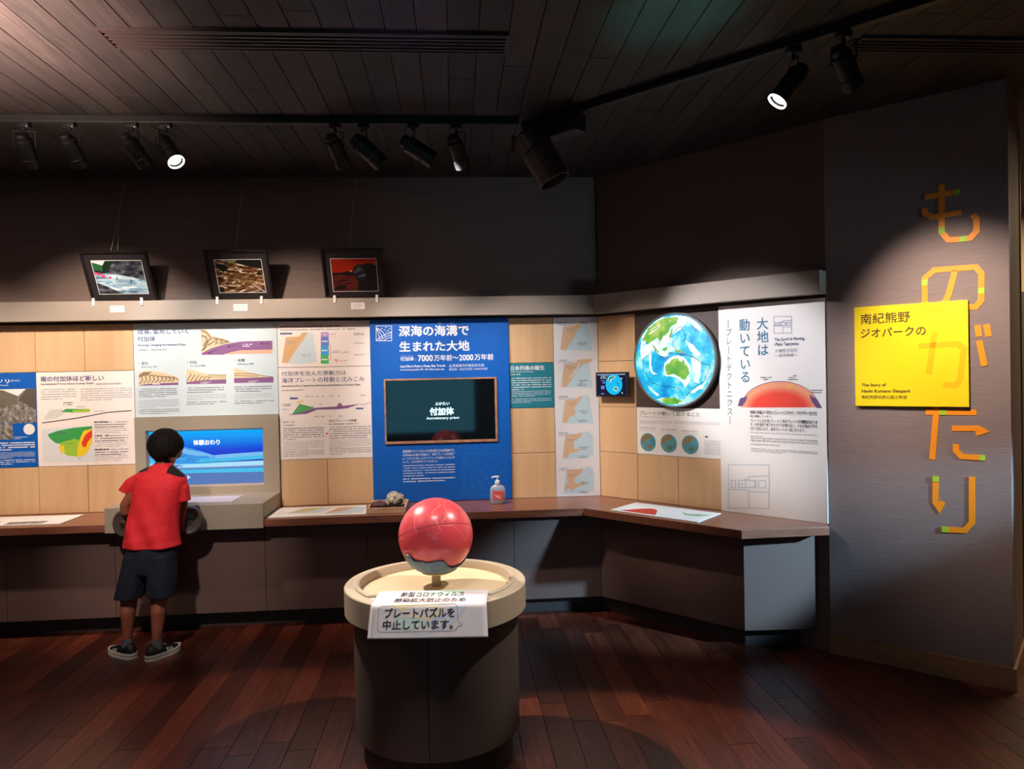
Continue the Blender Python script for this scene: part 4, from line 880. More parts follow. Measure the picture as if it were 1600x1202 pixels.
def paint2(pm, P):
    pz(pm, P, [(0, 0), (1, 0), (1, 1), (0, 1)], m_strata, 0)
    pz(pm, P, [(.45, 0), (1, 0), (1, .28), (.75, .22), (.5, .12)], col('ph_black', 14, 14, 12), 1); pz(pm, P, [(.02, .05), (.2, .12), (.28, .25), (.15, .38), (.05, .25)], col('ph_black', 14, 14, 12), 1)
    pz(pm, P, [(.22, .0), (.45, 0), (.42, .1), (.3, .1)], col('ph_moss', 120, 130, 80), 1); pm.line([P(.0, .02), P(.08, .1), P(.2, .12)], .004, -.0034, m_white)
    for t in range(9):
        pm.line([P(.12+.02*t, .42+.05*t), P(.4, .40+.055*t), P(.7, .55+.05*t), P(.95-.01*t, .86+.012*t)], .0014, -.0034, col('ph_lt', 190, 150, 100))
    pm.line([P(.78, .78), P(.98, .98)], .006, -.0035, col('ph_lav', 190, 180, 210)); pm.line([P(.02, .78), P(.18, .86)], .007, -.0035, m_white)
m_sky3 = ramped('red_sky', [(.3, srgb(150, 22, 10)), (.7, srgb(206, 50, 20))], (1, 1, 3), 4, 3, .4)
m_sea3 = ramped('dark_red_sea', [(.35, srgb(40, 14, 12)), (.65, srgb(120, 44, 34))], (1, 1, 6), 14, 4, .4)
def paint3(pm, P):
    pz(pm, P, [(0, 0), (1, 0), (1, .5), (0, .5)], m_sky3, 0); pz(pm, P, [(0, .48), (1, .48), (1, 1), (0, 1)], m_sea3, 1)
    k3 = col('ph3', 22, 16, 16); pz(pm, P, [(0, .42), (.2, .42), (.3, .38), (.42, .37), (.52, .44), (.52, .5), (0, .5)], k3, 2)
    pm.disc(*P(.43, .38), .007, -.0036, col('sun', 255, 214, 150), 14, .004)
    pz(pm, P, [(.46, .42), (.5, .25), (.6, .17), (.72, .18), (.8, .13), (.9, .14), (1, .22), (1, 1), (.55, 1), (.58, .7), (.52, .56)], k3, 4)
    pz(pm, P, [(.48, .42), (.52, .27), (.62, .2), (.72, .28), (.74, .5), (.68, .68), (.58, .64)], m_crag, 5); pz(pm, P, [(.04, .9), (.14, .82), (.32, .82), (.3, .9), (.1, .97)], k3, 4)
photo(-3.200, -2.808, 'framed photo of white river rapids, leftmost above the ledge', paint1, (.52, .50, True))
photo(-2.472, -2.090, 'framed photo of brown folded rock layers, middle above the ledge', paint2, (.50, .53, False))
photo(-1.766, -1.386, 'framed photo of a red sunset by a dark rock, rightmost above the ledge', paint3, (.46, .53, False))
m_peg = mat('white_plastic', srgb(238, 232, 224), .5)
pl_ = {-3.178: 'rapids', -2.889: 'rapids', -2.430: 'rock layers', -2.158: 'rock layers', -1.704: 'sunset', -1.438: 'sunset'}
for i, (u, wnm) in enumerate(pl_.items()):
    mb = MB().box(-.008, .008, -.004, 0, -.030, .018, m_peg, .001).box(-.008, .008, 0, .030, .0005, .004, m_peg)
    tag(mb.build('picture_clip', None, onA(u, .086, 2.008), (0, 0, a)), f'white clip under the {"left" if i % 2 == 0 else "right"} side of the {wnm} photo', 'clip', 'white clips holding the framed photos')
for u, wnm in ((-3.037, 'rapids'), (-2.289, 'rock layers'), (-1.559, 'sunset')):
    mb = MB().box(-.043, .043, -.0015, 0, -.021, .021, m_pink); body_lines(mb, -.034, .030, .016, -.016, 3, m_grey, -.002, .3, .8)
    tag(mb.build('caption_card', None, onA(u, .0855, 1.957), (0, 0, a)), f'small white caption card on the ledge under the {wnm} photo', 'card', 'caption cards on the ledge')

# ---------------------------------------------------------------- things on the counter
# wooden tray with two rocks
m_tray = ramped('tray_wood', [(.3, srgb(206, 160, 124)), (.7, srgb(230, 192, 160))], (4, 20, 20), 3, 3, .5)
m_felt = mat('tray_felt', srgb(26, 26, 40), .9)
tr = empty('wooden_tray', onA(-1.380, .240, Z0+.001), a, 'small light wood tray with two rocks in front of the blue board', 'tray')
MB().box(-.105, .105, -.135, .135, 0, .005, m_felt).build('tray_bottom', tr)
for (x0, x1, y0, y1) in ((-.115, .115, -.145, -.135), (-.115, .115, .135, .145), (-.115, -.105, -.135, .135), (.105, .115, -.135, .135)):
    MB().box(x0, x1, y0, y1, 0, .034, m_tray, .001).build('tray_side', tr)
def rock(name, loc, sc, seed, m, rot, lab, rough=.35):
    bm = bmesh.new(); bmesh.ops.create_icosphere(bm, subdivisions=4, radius=1)
    for v in bm.verts:
        n_ = noise.noise(v.co*1.3+Vector((seed, 0, 0)))*rough+noise.noise(v.co*3.6+Vector((0, seed, 0)))*rough*.4
        v.co *= 1+n_; v.co.x *= sc[0]; v.co.y *= sc[1]; v.co.z *= sc[2]
    zmin = min(v.co.z for v in bm.verts)
    o = MB().addbm(bm, m, True).build(name, None, (loc[0], loc[1], loc[2]-zmin*.96), rot, angle=1.2); tag(o, lab, 'rock'); return o
m_r1 = ramped('dark_red_rock', [(.3, srgb(56, 26, 28)), (.7, srgb(110, 62, 58))], (1, 1, 1), 30, 5, .6, bump=.5)
m_r2 = ramped('pale_grey_rock', [(.3, srgb(86, 76, 64)), (.5, srgb(160, 150, 132)), (.7, srgb(222, 216, 202))], (1, 1, 1), 60, 5, .7, bump=.8)
rock('red_rock', onA(-1.437, .245, Z0+.006), (.052, .05, .024), 3.1, m_r1, (0, 0, .2), 'smooth dark red rock lying on the left of the tray', .18)
rock('grey_rock', onA(-1.345, .215, Z0+.006), (.058, .05, .042), 8.4, m_r2, (0, -.22, -.2), 'rough pale grey rock lying on the right of the tray', .5)
# hand sanitiser bottle
m_bot = mat('clear_bottle', srgb(214, 218, 236), .18, trans=.5, spec=.5); m_pump = mat('pump_white', srgb(232, 232, 240), .4); m_lab = mat('red_label', srgb(228, 90, 92), .5); m_gel = mat('gel', srgb(222, 226, 240), .3)
bo = empty('pump_bottle', onA(-.697, .170, Z0+.001), a, 'clear pump bottle with a red label at the right foot of the blue board', 'bottle')
def rr_ring(w_, d_2, z, k=.3, n=32):
    out = []
    for i in range(n):
        t = 2*pi*i/n; cx_ = math.cos(t); sy = math.sin(t); e = .45
        out.append((w_*math.copysign(abs(cx_)**e, cx_), d_2*math.copysign(abs(sy)**e, sy), z))
    return out
MB().loft([rr_ring(.045, .026, 0), rr_ring(.049, .030, .006), rr_ring(.049, .030, .085), rr_ring(.046, .028, .100), rr_ring(.034, .022, .113), rr_ring(.016, .014, .121), rr_ring(.014, .014, .125)], m_bot).build('bottle_body', bo, angle=1.2)
MB().loft([rr_ring(.044, .0255, .004), rr_ring(.044, .0255, .075)], m_gel).build('liquid', bo, angle=1.2)
pb = MB(); pb.lathe([(0, .125), (.017, .125), (.017, .143), (.012, .146), (.006, .147), (.0055, .166)], m_pump, 24); pb.box(-.016, .012, -.008, .008, .166, .176, m_pump, .003); pb.tube([(-.010, 0, .171), (-.030, 0, .169), (-.036, 0, .163)], [.005, .0045, .004], m_pump, 10)
pb.build('pump', bo)
lb = MB(); lb.flat([(-.033, .03), (.030, .026), (.033, .082), (-.031, .086)], -.0312, m_lab)
for i in range(7):
    x = R.uniform(-.026, .01); z = R.uniform(.036, .074); lb.line([(x, z), (x+R.uniform(.008, .016), z+R.uniform(-.004, .004))], .003, -.0316, m_wink)
lb.build('label', bo, fix=False)

# ---------------------------------------------------------------- round pedestal with the plate puzzle globe
PX, PY = -.322, 2.980
m_ped = mat('pedestal_taupe', srgb(84, 72, 66), .6); m_rimm = mat('rim_cream', srgb(190, 174, 152), .5); m_sand = ramped('sand_disc', [(.3, srgb(226, 202, 164)), (.7, srgb(234, 212, 176))], (1, 1, 1), 6, 3, .7)
pd = empty('round_pedestal', (PX, PY, 0), 0, 'round taupe pedestal with a cream rim in front of the blue board', 'pedestal')
MB().lathe([(0, 0), (.297, 0), (.297, .11), (0, .11)], mat('plinth_dark', srgb(60, 50, 46), .6), 72).build('plinth', pd, angle=.5)
for a0, a1 in ((-pi/2+.004, pi/2-.004), (pi/2+.004, 3*pi/2-.004)):
    mb = MB(); mb.lathe([(.28, .111), (.326, .111), (.326, .574), (.28, .574), (.28, .111)], m_ped, 48, a0=a0, a1=a1); mb.build('body_panel', pd, angle=.5)
MB().lathe([(0, .12), (.31, .12), (.31, .57), (0, .57)], m_blk2, 48).build('body_core', pd, angle=.5)
# rim: outer fascia ring with flat top, raised inner lip with a straight front chord
zt = .680
MB().lathe([(.31, .575), (.352, .575), (.360, .580), (.360, zt-.004), (.356, zt), (.318, zt), (.318, .60), (.31, .575)], m_rimm, 96).build('rim', pd, angle=.5)
ch = -.205
def chordring(r_, z, n=96):
    out = []
    for i in range(n):
        t = -pi/2+2*pi*(i+.5)/n; x, y = r_*math.cos(t), r_*math.sin(t)
        cy = ch*(r_/.30)
        if y < cy: y = cy
        out.append((x, y, z))
    return out
MB().loft([chordring(.318, zt-.030), chordring(.318, zt+.006), chordring(.312, zt+.010), chordring(.302, zt+.008), chordring(.296, zt-.004), chordring(.296, zt-.030)], m_rimm, (False, False)).build('inner_lip', pd, angle=.7)
MB().lathe([(0, .600), (.3175, .600), (.3175, zt-.024), (0, zt-.020)], m_sand, 96).build('table_disc', pd, angle=.5)
fp = [( .318*math.cos(t), .318*math.sin(t)) for t in [math.asin(-.2175/.318)-i*(math.pi+2*math.asin(-.2175/.318))/24 for i in range(25)]]
fpm = MB().prism(fp[::-1], zt-.012, zt-.001, m_white)
for x_ in (-.225, -.2, .2, .225): fpm.box(x_-.006, x_+.006, -.2305, -.228, zt-.0008, zt, m_ink)
fpm.build('front_label_plate', pd)
# globe
gz = .862; gr = .1485
gb = empty('plate_puzzle_globe', (PX+.004, PY, zt-.021), 0, 'glossy red globe model with pale fault lines on a cream stem', 'globe')
m_red = mat('globe_red', srgb(232, 80, 90), .32, coat=.35, spec=.5); m_fl = mat('fault_line', srgb(240, 150, 140), .4); m_seam = mat('seam_dark', srgb(110, 24, 30), .6); m_pbl = ramped('plate_blue', [(.3, srgb(66, 98, 126)), (.7, srgb(98, 128, 150))], (1, 1, 1), 12, 4, .4); m_pedge = mat('plate_edge', srgb(24, 26, 60), .5)
zc_ = gz-(zt-.021)
MB().tube([(-.002, 0, 0), (-.002, 0, .085)], .0185, m_rimm, 24).build('stem', gb)
bm = bmesh.new(); bmesh.ops.create_uvsphere(bm, u_segments=96, v_segments=64, radius=gr)
MB().addbm(bm, m_red, True).build('sphere', gb, (0, 0, zc_), angle=3)
CE = Vector((0, 0, 1.5)); CG = Vector((PX+.004, PY, gz)); Vd = (CE-CG).normalized(); Rt = Vector((0, 0, 1)).cross(Vd).normalized(); Ut = Vd.cross(Rt)
def on_sphere(px_, py_, rr_=gr):   # traced sphere drawing: centre (610,500), radius 424
    x = (px_-610)/424; y = (500-py_)/424; s_ = x*x+y*y
    if s_ > .995: k = math.sqrt(.995/s_); x *= k; y *= k; s_ = .995
    return (Rt*x+Ut*y+Vd*math.sqrt(1-s_))*rr_
def sph_line(pts, wd, m, rr_):
    P = []
    for i in range(len(pts)-1):
        for t in (0, .25, .5, .75):
            q_ = (pts[i][0]+(pts[i+1][0]-pts[i][0])*t, pts[i][1]+(pts[i+1][1]-pts[i][1])*t); P.append(on_sphere(q_[0]+R.uniform(-3, 3), q_[1]+R.uniform(-3, 3), rr_))
    P.append(on_sphere(*pts[-1], rr_)); return P
fl_ = MB()
for pts in ([(590, 68), (640, 100), (655, 150), (668, 172), (712, 178), (722, 130), (770, 95), (830, 90)], [(668, 172), (620, 210), (575, 250), (600, 310), (630, 380), (640, 405), (665, 450), (650, 480), (600, 500), (515, 492)],
            [(712, 178), (735, 230), (740, 300), (690, 350), (672, 398), (740, 408), (800, 400), (840, 450), (895, 495), (925, 575), (970, 545)], [(640, 405), (672, 398)], [(290, 235), (325, 268), (380, 262), (383, 300), (380, 400), (410, 470)], [(220, 500), (245, 540)]):
    fl_.tube(sph_line(pts, 1, m_fl, gr-.0004), .0010, m_fl, 5)
fl_.build('fault_lines', gb, (0, 0, zc_))
# equator seam: a circle tilted a little
sm = MB(); seam = [on_sphere(x, y, gr-.0002) for x, y in ((198, 505), (280, 465), (400, 425), (520, 398), (610, 388), (720, 384), (850, 388), (950, 400), (1025, 425))]
nn_ = (seam[0]-seam[4]).cross(seam[-1]-seam[4]).normalized(); cc_ = nn_*seam[4].dot(nn_); rad_ = (seam[4]-cc_).length; e1_ = (seam[4]-cc_).normalized(); e2_ = nn_.cross(e1_)
sm.tube([cc_+(e1_*math.cos(t)+e2_*math.sin(t))*rad_ for t in [2*pi*i/96 for i in range(97)]], .0010, m_seam, 5, cap=False); sm.build('equator_seam', gb, (0, 0, zc_))
# blue plate piece attached under the globe: a cap shell with a ragged upper edge
up_edge = [(270, 730), (285, 690), (330, 710), (380, 765), (450, 772), (500, 790), (560, 785), (620, 775), (690, 778), (730, 830), (760, 850), (830, 845), (885, 825)]
dirs = [on_sphere(x, y, 1) for x, y in up_edge]
def theta_phi(v): return math.acos(max(-1, min(1, -v.z))), math.atan2(v.y, v.x)
tp = sorted([(p_, t_) for t_, p_ in [theta_phi(v) for v in dirs]])
def edge_theta(phi):
    ph = phi
    if ph < tp[0][0] or ph > tp[-1][0]:
        return .80+.10*math.sin(5*ph)+.05*math.sin(11*ph)
    for (p0, t0), (p1_, t1) in zip(tp, tp[1:]):
        if p0 <= ph <= p1_: return t0+(t1-t0)*(ph-p0)/max(1e-6, p1_-p0)
    return .8
n_ = 144; ring_in = []; rings = []; ro = gr+.007
for j in range(13):
    f_ = j/12; rings.append([tuple(Vector((math.sin(t_)*math.cos(ph), math.sin(t_)*math.sin(ph), -math.cos(t_)))*ro) for ph, t_ in [(-pi+2*pi*i/n_, .02+(edge_theta(-pi+2*pi*i/n_)-.02)*f_) for i in range(n_)]])
inner = [tuple(Vector((math.sin(t_)*math.cos(ph), math.sin(t_)*math.sin(ph), -math.cos(t_)))*(gr-.001)) for ph, t_ in [(-pi+2*pi*i/n_, edge_theta(-pi+2*pi*i/n_)+.015) for i in range(n_)]]
cs_ = MB().loft(rings, m_pbl, (True, False)); cs_.loft([rings[-1], inner], m_pedge, (False, False), False); cs_.build('blue_plate_piece', gb, (0, 0, zc_), angle=.9)
# cream foot piece (south pole continent)
rg = []
for j in range(6):
    f_ = j/5; rg.append([tuple(Vector((math.sin(t_)*math.cos(ph), math.sin(t_)*math.sin(ph), -math.cos(t_)))*(ro+.0035)) for ph, t_ in [(-pi+2*pi*i/64, .02+(.38+.08*math.sin(3*ph+1)+.04*math.sin(7*ph)+(.12 if abs(ph+.7) < .7 else 0))*f_) for i, ph in [(i, -pi+2*pi*i/64) for i in range(64)]]])
rg.append([tuple(Vector(v)*(ro-.002)/(ro+.0035)) for v in rg[-1]])
MB().loft(rg, mat('cream_piece', srgb(222, 206, 150), .5), (True, False)).build('cream_plate_piece', gb, (0, 0, zc_), angle=.9)
# paper notice bent over the rim
m_pap = mat('paper', srgb(222, 216, 218), .6)
sg = empty('paper_notice', (-.311, 2.640, zt+.0135), -.015, 'white paper notice bent over the front of the round pedestal rim', 'sign')
SW = .205
def bend(s):  # s: distance from the back edge (0) to the hanging edge (.285); returns y, z
    fl0 = .150; rb = .02
    if s < fl0: return (.150-s, -.001*math.sin(s/fl0*pi))
    q_ = (s-fl0)/rb; tot = math.radians(68)
    if q_ < tot: return (-rb*math.sin(q_), -rb*(1-math.cos(q_)))
    rem = s-fl0-rb*tot; return (-rb*math.sin(tot)-rem*math.cos(tot), -rb*(1-math.cos(tot))-rem*math.sin(tot))
def pap(x, s, lift=0):
    y, z = bend(s); y2, z2 = bend(s+.001); ty, tz = y2-y, z2-z; L_ = math.hypot(ty, tz); wv = .0015*math.sin(x*14+s*9)*min(1, s/.2)
    return (x*(1+.03*max(0, s-.15)/.13), y+tz/L_*lift+(-wv), z-ty/L_*lift+0)
pg = MB(); NX, NS = 20, 44; SL = .276
vs = [pap(-SW+2*SW*i/NX, SL*j/NS) for j in range(NS+1) for i in range(NX+1)]
pg.add(vs, [(j*(NX+1)+i, j*(NX+1)+i+1, (j+1)*(NX+1)+i+1, (j+1)*(NX+1)+i) for j in range(NS) for i in range(NX)], m_pap, True)
po = pg.build('paper', sg, angle=3, fix=False); sd = po.modifiers.new('s', 'SOLIDIFY'); sd.thickness = .0005; sd.offset = -1
def pmap(x, z, y): return pap(x, -z, .0016)   # flat layout: x across, z = -distance down the sheet
pr_ = MB()
def ppoly(pts, m, lf=.0008, n=20):
    """print patch laid on the bent sheet: grid over bounding box clipped by scan lines"""
    ys = [p[1] for p in pts]; y0, y1 = min(ys), max(ys); rows = []
    for k in range(n+1):
        y = y0+(y1-y0)*(k+.001 if k == 0 else k-.001 if k == n else k)/n; xs = []
        for (xa, ya), (xb, yb) in zip(pts, pts[1:]+pts[:1]):
            if (ya-y)*(yb-y) < 0: xs.append(xa+(xb-xa)*(y-ya)/(yb-ya))
        if len(xs) >= 2: rows.append((min(xs), max(xs), y))
    for r0, r1 in zip(rows, rows[1:]): pr_.add([pap(r0[0], r0[2], lf), pap(r0[1], r0[2], lf), pap(r1[1], r1[2], lf), pap(r1[0], r1[2], lf)], [(0, 1, 2, 3)], m)
def pline(pts, wd, m, lf=.0014, closed=False):
    t_ = MB(); P = []
    seq = pts+[pts[0]] if closed else pts
    for (xa, ya), (xb, yb) in zip(seq, seq[1:]):
        n = max(1, int(math.hypot(xb-xa, yb-ya)/.012)); P += [(xa+(xb-xa)*i/n, ya+(yb-ya)*i/n) for i in range(n)]
    P.append(seq[-1]); t_.line(P, wd, 0, m); pr_.add([pap(v[0], v[2], lf) for v in t_.v], t_.f, m)
ppoly([(-.06, .0), (.13, .0), (.08, .055), (-.02, .055)], col('pas_green', 196, 226, 212)); ppoly([(-.16, .08), (.02, .07), (.12, .14), (.06, .165), (-.02, .145), (-.15, .10)], col('pas_pink', 238, 208, 210))
ppoly([(-.14, .155), (.02, .16), (.06, .185), (.0, .215), (-.07, .20)], col('pas_cream', 238, 222, 186)); ppoly([(-.12, .20), (.0, .212), (-.02, .235), (-.08, .25), (-.10, .235)], col('pas_mint', 202, 222, 214), .0009)
ppoly([(-.08, .25), (.05, .20), (.17, .09), (.165, .13), (.11, .21), (.04, .255), (-.03, .268)], col('pas_blue', 200, 208, 228), .0007); ppoly([(.02, .235), (.12, .17), (.11, .19), (.03, .245)], m_pap, .0011)
rr2 = [(-.165, .166), (.062+.03, .160), (.102, .168), (.104, .218), (.118, .234), (.104, .236), (.098, .246), (.088, .252), (-.163, .253), (-.173, .244), (-.175, .175)]
pline(rr2, .0012, m_ink, closed=True)
pr_.build('print', sg, fix=False)
text(sg, '新型コロナウィルス', -.115, .118, -.074, -.020, m_ink, 0, .012, map3=pmap); text(sg, '感染拡大防止のため', -.128, .128, -.142, -.094, m_ink, 0, .012, map3=pmap)
text(sg, 'プレートパズルを', -.152, .092, -.205, -.173, m_ink, 0, .022, map3=pmap); text(sg, '中止しています。', -.155, .085, -.245, -.213, m_ink, 0, .022, map3=pmap)

# ---------------------------------------------------------------- ceiling: vents, tracks, spotlights
def vent(p0, ang, L_, W_, n, lab, m=m_black):
    v = empty('ceiling_vent', (p0[0], p0[1], H), ang, lab, 'vent')
    MB().box(0, L_, 0, W_, -.001, .0, mat('vent_dark', (.006, .006, .006), .9)).build('backing', v)
    fr_ = MB(); t_ = .008
    mv = mat('vent_brown', srgb(52, 40, 38), .5)
    for q_ in ((0, L_, 0, t_), (0, L_, W_-t_, W_), (0, t_, t_, W_-t_), (L_-t_, L_, t_, W_-t_)): fr_.box(q_[0], q_[1], q_[2], q_[3], -.012, -.001, mv)
    fr_.build('frame', v)
    for i in range(n):
        y = t_+(W_-2*t_)*(i+.5)/n-.006 ; MB().box(t_, L_-t_, y, y+.012, -.010, -.002, mv).build('louvre', v)
vent((-1.495, 2.735), a, 1.515, .165, 5, 'long slotted ceiling vent at the upper left')
vent((1.40, 2.930), a, 1.5, .125, 4, 'dark slotted ceiling vent at the upper right corner')
def track(p, q_, lab):
    p, q_ = Vector(p), Vector(q_); d = q_-p; o = MB().box(0, d.length, -.018, .018, -.035, 0, m_black, .002).build('lighting_track', None, (p.x, p.y, H), (0, 0, math.atan2(d.y, d.x))); tag(o, lab, 'track')
track((-4.4, 3.462), (.060, 3.800), 'straight black lighting track along the left ceiling')
track((.085, 3.88), (2.10, 2.08), 'black lighting track running diagonally over the right ceiling')
m_lens = mat('lens_lit', (.8, .8, .8), .3, emit=(1, .97, .92), estr=6); m_lens_off = mat('lens_recessed', (.05, .05, .05), .2, emit=(1, .95, .9), estr=.0); m_ring = mat('lens_ring', (.7, .7, .72), .2, metal=.7)
def spot(p, aim, drop=.15, scale=1, power=0, color=(1, .93, .86), angle=50, blend=.7, lit=False, lab='', rad=.03, off=.0):
    root = empty('track_spotlight', (p[0], p[1], H), 0, lab, 'spotlight', 'black track spotlights')
    pv = Vector((p[0], p[1], H-drop)); d = (Vector(aim)-pv).normalized(); R_ = .040*scale; Lb = .170*scale
    MB().box(-.028, .028, -.016, .016, -.058, -.0355, m_black, .002).tube([(0, 0, -.058), (0, 0, -drop+.075*scale)], .008, m_black, 12).build('adapter', root)
    MB().box(-.004, .004, -.004, .004, -.062, -.052, m_ring).build('lock_lever', root, (.02, -.012, 0))
    side = Vector((0, 0, 1)).cross(d); side = side.normalized() if side.length > .05 else Vector((1, 0, 0))
    yk = MB(); l_ = Vector((0, 0, -drop)); top = Vector((0, 0, -drop+.072*scale))
    for s_ in (-1, 1): yk.tube([top, top+side*s_*(R_+.008), l_+side*s_*(R_+.008)], .0035, m_black, 6)
    yk.build('yoke', root)
    q = d.to_track_quat('Z', 'Y').to_euler()
    bd = MB(); r0 = R_
    bd.lathe([(0, -Lb*.38), (r0*.55, -Lb*.38), (r0*.75, -Lb*.33), (r0*.75, -Lb*.22), (r0, -Lb*.18), (r0, Lb*.28), (r0*.92, Lb*.30), (r0*.92, Lb*.34), (r0, Lb*.36), (r0, Lb*.62), (r0*.9, Lb*.62), (r0*.86, Lb*.40), (0, Lb*.38)], m_black, 28)
    body = bd.build('lamp_body', root, (0, 0, -drop), q, angle=.5)
    ln = MB(); ln.lathe([(0, 0), (r0*.70, .001)], m_lens if lit else m_lens_off, 28)
    lo = ln.build('lens', body, (0, 0, Lb*(.57 if lit else .42)))
    if lit: MB().lathe([(r0*.86, Lb*.62), (r0*.86, Lb*.66), (r0*1.0, Lb*.66), (r0*1.0, Lb*.62)], mat('lit_ring', (.9, .9, .9), .3, emit=(1, .98, .95), estr=3), 28).build('lens_ring', body)
    if power:
        lp = pv+d*(Lb*.68); li = light('spot_lamp', 'SPOT', lp, aim, power, color, rad, angle, blend)
        li.parent = root; li.location = lp-Vector(root.location)
def tA(x): return (x, 3.795+(x-.011)*.0772)
def tB(x): return (x, 3.621-(x-.383)*.893)
warm = (1, .84, .70); neut = (1, .92, .86); cool = (.80, .92, 1)
W = 122
spot(tA(-4.0), onA(-4.0, 0, 1.25), power=W, color=warm, angle=66, blend=.85, lab='track spotlight beyond the left edge')
spot(tA(-2.33), onA(-3.15, 0, 1.45), power=W, color=warm, angle=74, blend=.9, lab='leftmost of the four spotlights on the left of the track')
spot(tA(-2.12), onA(-2.60, 0, 1.5), power=W*.30, color=cool, angle=48, blend=.6, lab='second spotlight from the left on the track')
spot(tA(-1.83), onA(-1.80, 0, 1.35), power=W*.9, color=warm, angle=70, blend=.8, lab='third spotlight from the left on the track')
spot(tA(-1.67), (PX+.0, PY, .80), power=270, color=(1, .88, .74), angle=30, blend=.25, lit=True, lab='lit spotlight on the left track showing its bright lens')
spot(tA(-.855), onA(-.95, 0, 1.18), power=W*.85, color=neut, angle=56, blend=.8, lab='upright spotlight above the blue board')
spot(tA(-.715), onB(.55, 0, 1.1), power=W*.9, color=warm, angle=40, blend=.6, scale=1.1, lab='long spotlight tilted down to the right above the blue board')
spot(tA(-.47), onB(1.10, 0, 1.5), power=W*1.9, color=(.97, .95, 1), angle=34, blend=.7, scale=1.1, lab='steeply tilted spotlight right of the centre of the track')
spot(tA(-.255), onA(-.35, 0, 1.2), power=W*.55, color=neut, angle=52, blend=.8, lab='rightmost spotlight on the left track')
spot(tB(1.135), (PX, PY, .80), drop=.16, power=165, color=(1, .88, .76), angle=30, blend=.25, lit=True, lab='lit spotlight on the diagonal track with its lens facing left')
spot(tB(1.275), onC(.62, 0, 1.55), drop=.15, power=165, color=(1, .86, .74), angle=52, blend=1, lab='dark spotlight on the diagonal track beside the lit one')
# projector style fixture at the joint of the tracks
pj = empty('projector_light', (.235, 3.745, H), 0, 'large dark cylinder projector lamp hanging where the two tracks meet', 'spotlight')
m_pj = mat('projector_brown', srgb(62, 50, 46), .4)
MB().box(-.17, .17, -.045, .045, -.125, -.035, m_black, .006).build('driver_box', pj, rot=(0, 0, -.75))
pd_ = Vector((.150, -.03, -.300)).normalized()
bd = MB(); bd.lathe([(0, -.05), (.06, -.05), (.082, -.03), (.082, .05), (.078, .055), (.082, .06), (.082, .235), (.074, .235), (.070, .20), (0, .19)], m_pj, 36)
bd.build('lamp_body', pj, (.125-.235, -.045, 2.655-H), pd_.to_track_quat('Z', 'Y').to_euler(), angle=.5)
ar = MB(); ar.tube([(-.02, 0, -.12), (-.07, -.01, -.135), (-.125, -.02, -.12)], .012, m_black, 10); ar.tube([(-.20, .0, -.12), (-.125, -.02, -.105)], .008, m_black, 8)
ar.tube([(-.205, -.02, -.11), (-.205, -.02, -.19)], .006, m_black, 8); ar.build('bracket', pj)

# ---------------------------------------------------------------- the boy
#BOY
m_skin = ramped('skin', [(.3, srgb(150, 84, 62)), (.7, srgb(164, 94, 70))], (1, 1, 1), 12, 3, .5)
m_shirt = ramped('red_shirt', [(.3, srgb(238, 36, 44)), (.7, srgb(246, 48, 54))], (1, 1, 1), 60, 3, .75); m_yoke = mat('black_yoke', srgb(34, 26, 28), .8)
m_short = ramped('navy_shorts', [(.3, srgb(15, 19, 31)), (.7, srgb(22, 27, 41))], (1, 1, 1), 80, 3, .85)
m_hair = ramped('black_hair', [(.35, srgb(16, 12, 11)), (.7, srgb(34, 26, 22))], (30, 30, 4), 4, 4, .75, bump=.4, spec=.15)
m_sock = mat('grey_sock', srgb(92, 96, 102), .9); m_shoe = mat('black_shoe', srgb(18, 18, 20), .6); m_sole = mat('white_sole', srgb(226, 220, 208), .5)
BX, BY = -2.0, 4.05
boy = empty('person', (BX, BY, 0), 0, 'child in red shirt and dark shorts, seen from behind at the screen cabinet', 'person')
def ball(mb, p, r, sc=(1, 1, 1), sub=2, rot=None):
    bm = bmesh.new(); bmesh.ops.create_icosphere(bm, subdivisions=sub, radius=1)
    M = Matrix.Translation(Vector(p)-Vector((BX, BY, 0))) @ (rot or Matrix()) @ Matrix.Diagonal((r*sc[0], r*sc[1], r*sc[2], 1)); bmesh.ops.transform(bm, matrix=M, verts=bm.verts); mb.addbm(bm, m_skin, True)
def bone(mb, pts, rs, step=.35, sc=(1, 1, 1)):
    pts = [Vector(p) for p in pts]
    for (p, q_, r0, r1) in zip(pts, pts[1:], rs, rs[1:]):
        L_ = (q_-p).length; n = max(2, int(L_/(min(r0, r1)*step))+1)
        for i in range(n+1): t = i/n; ball(mb, p.lerp(q_, t), r0+(r1-r0)*t, sc)
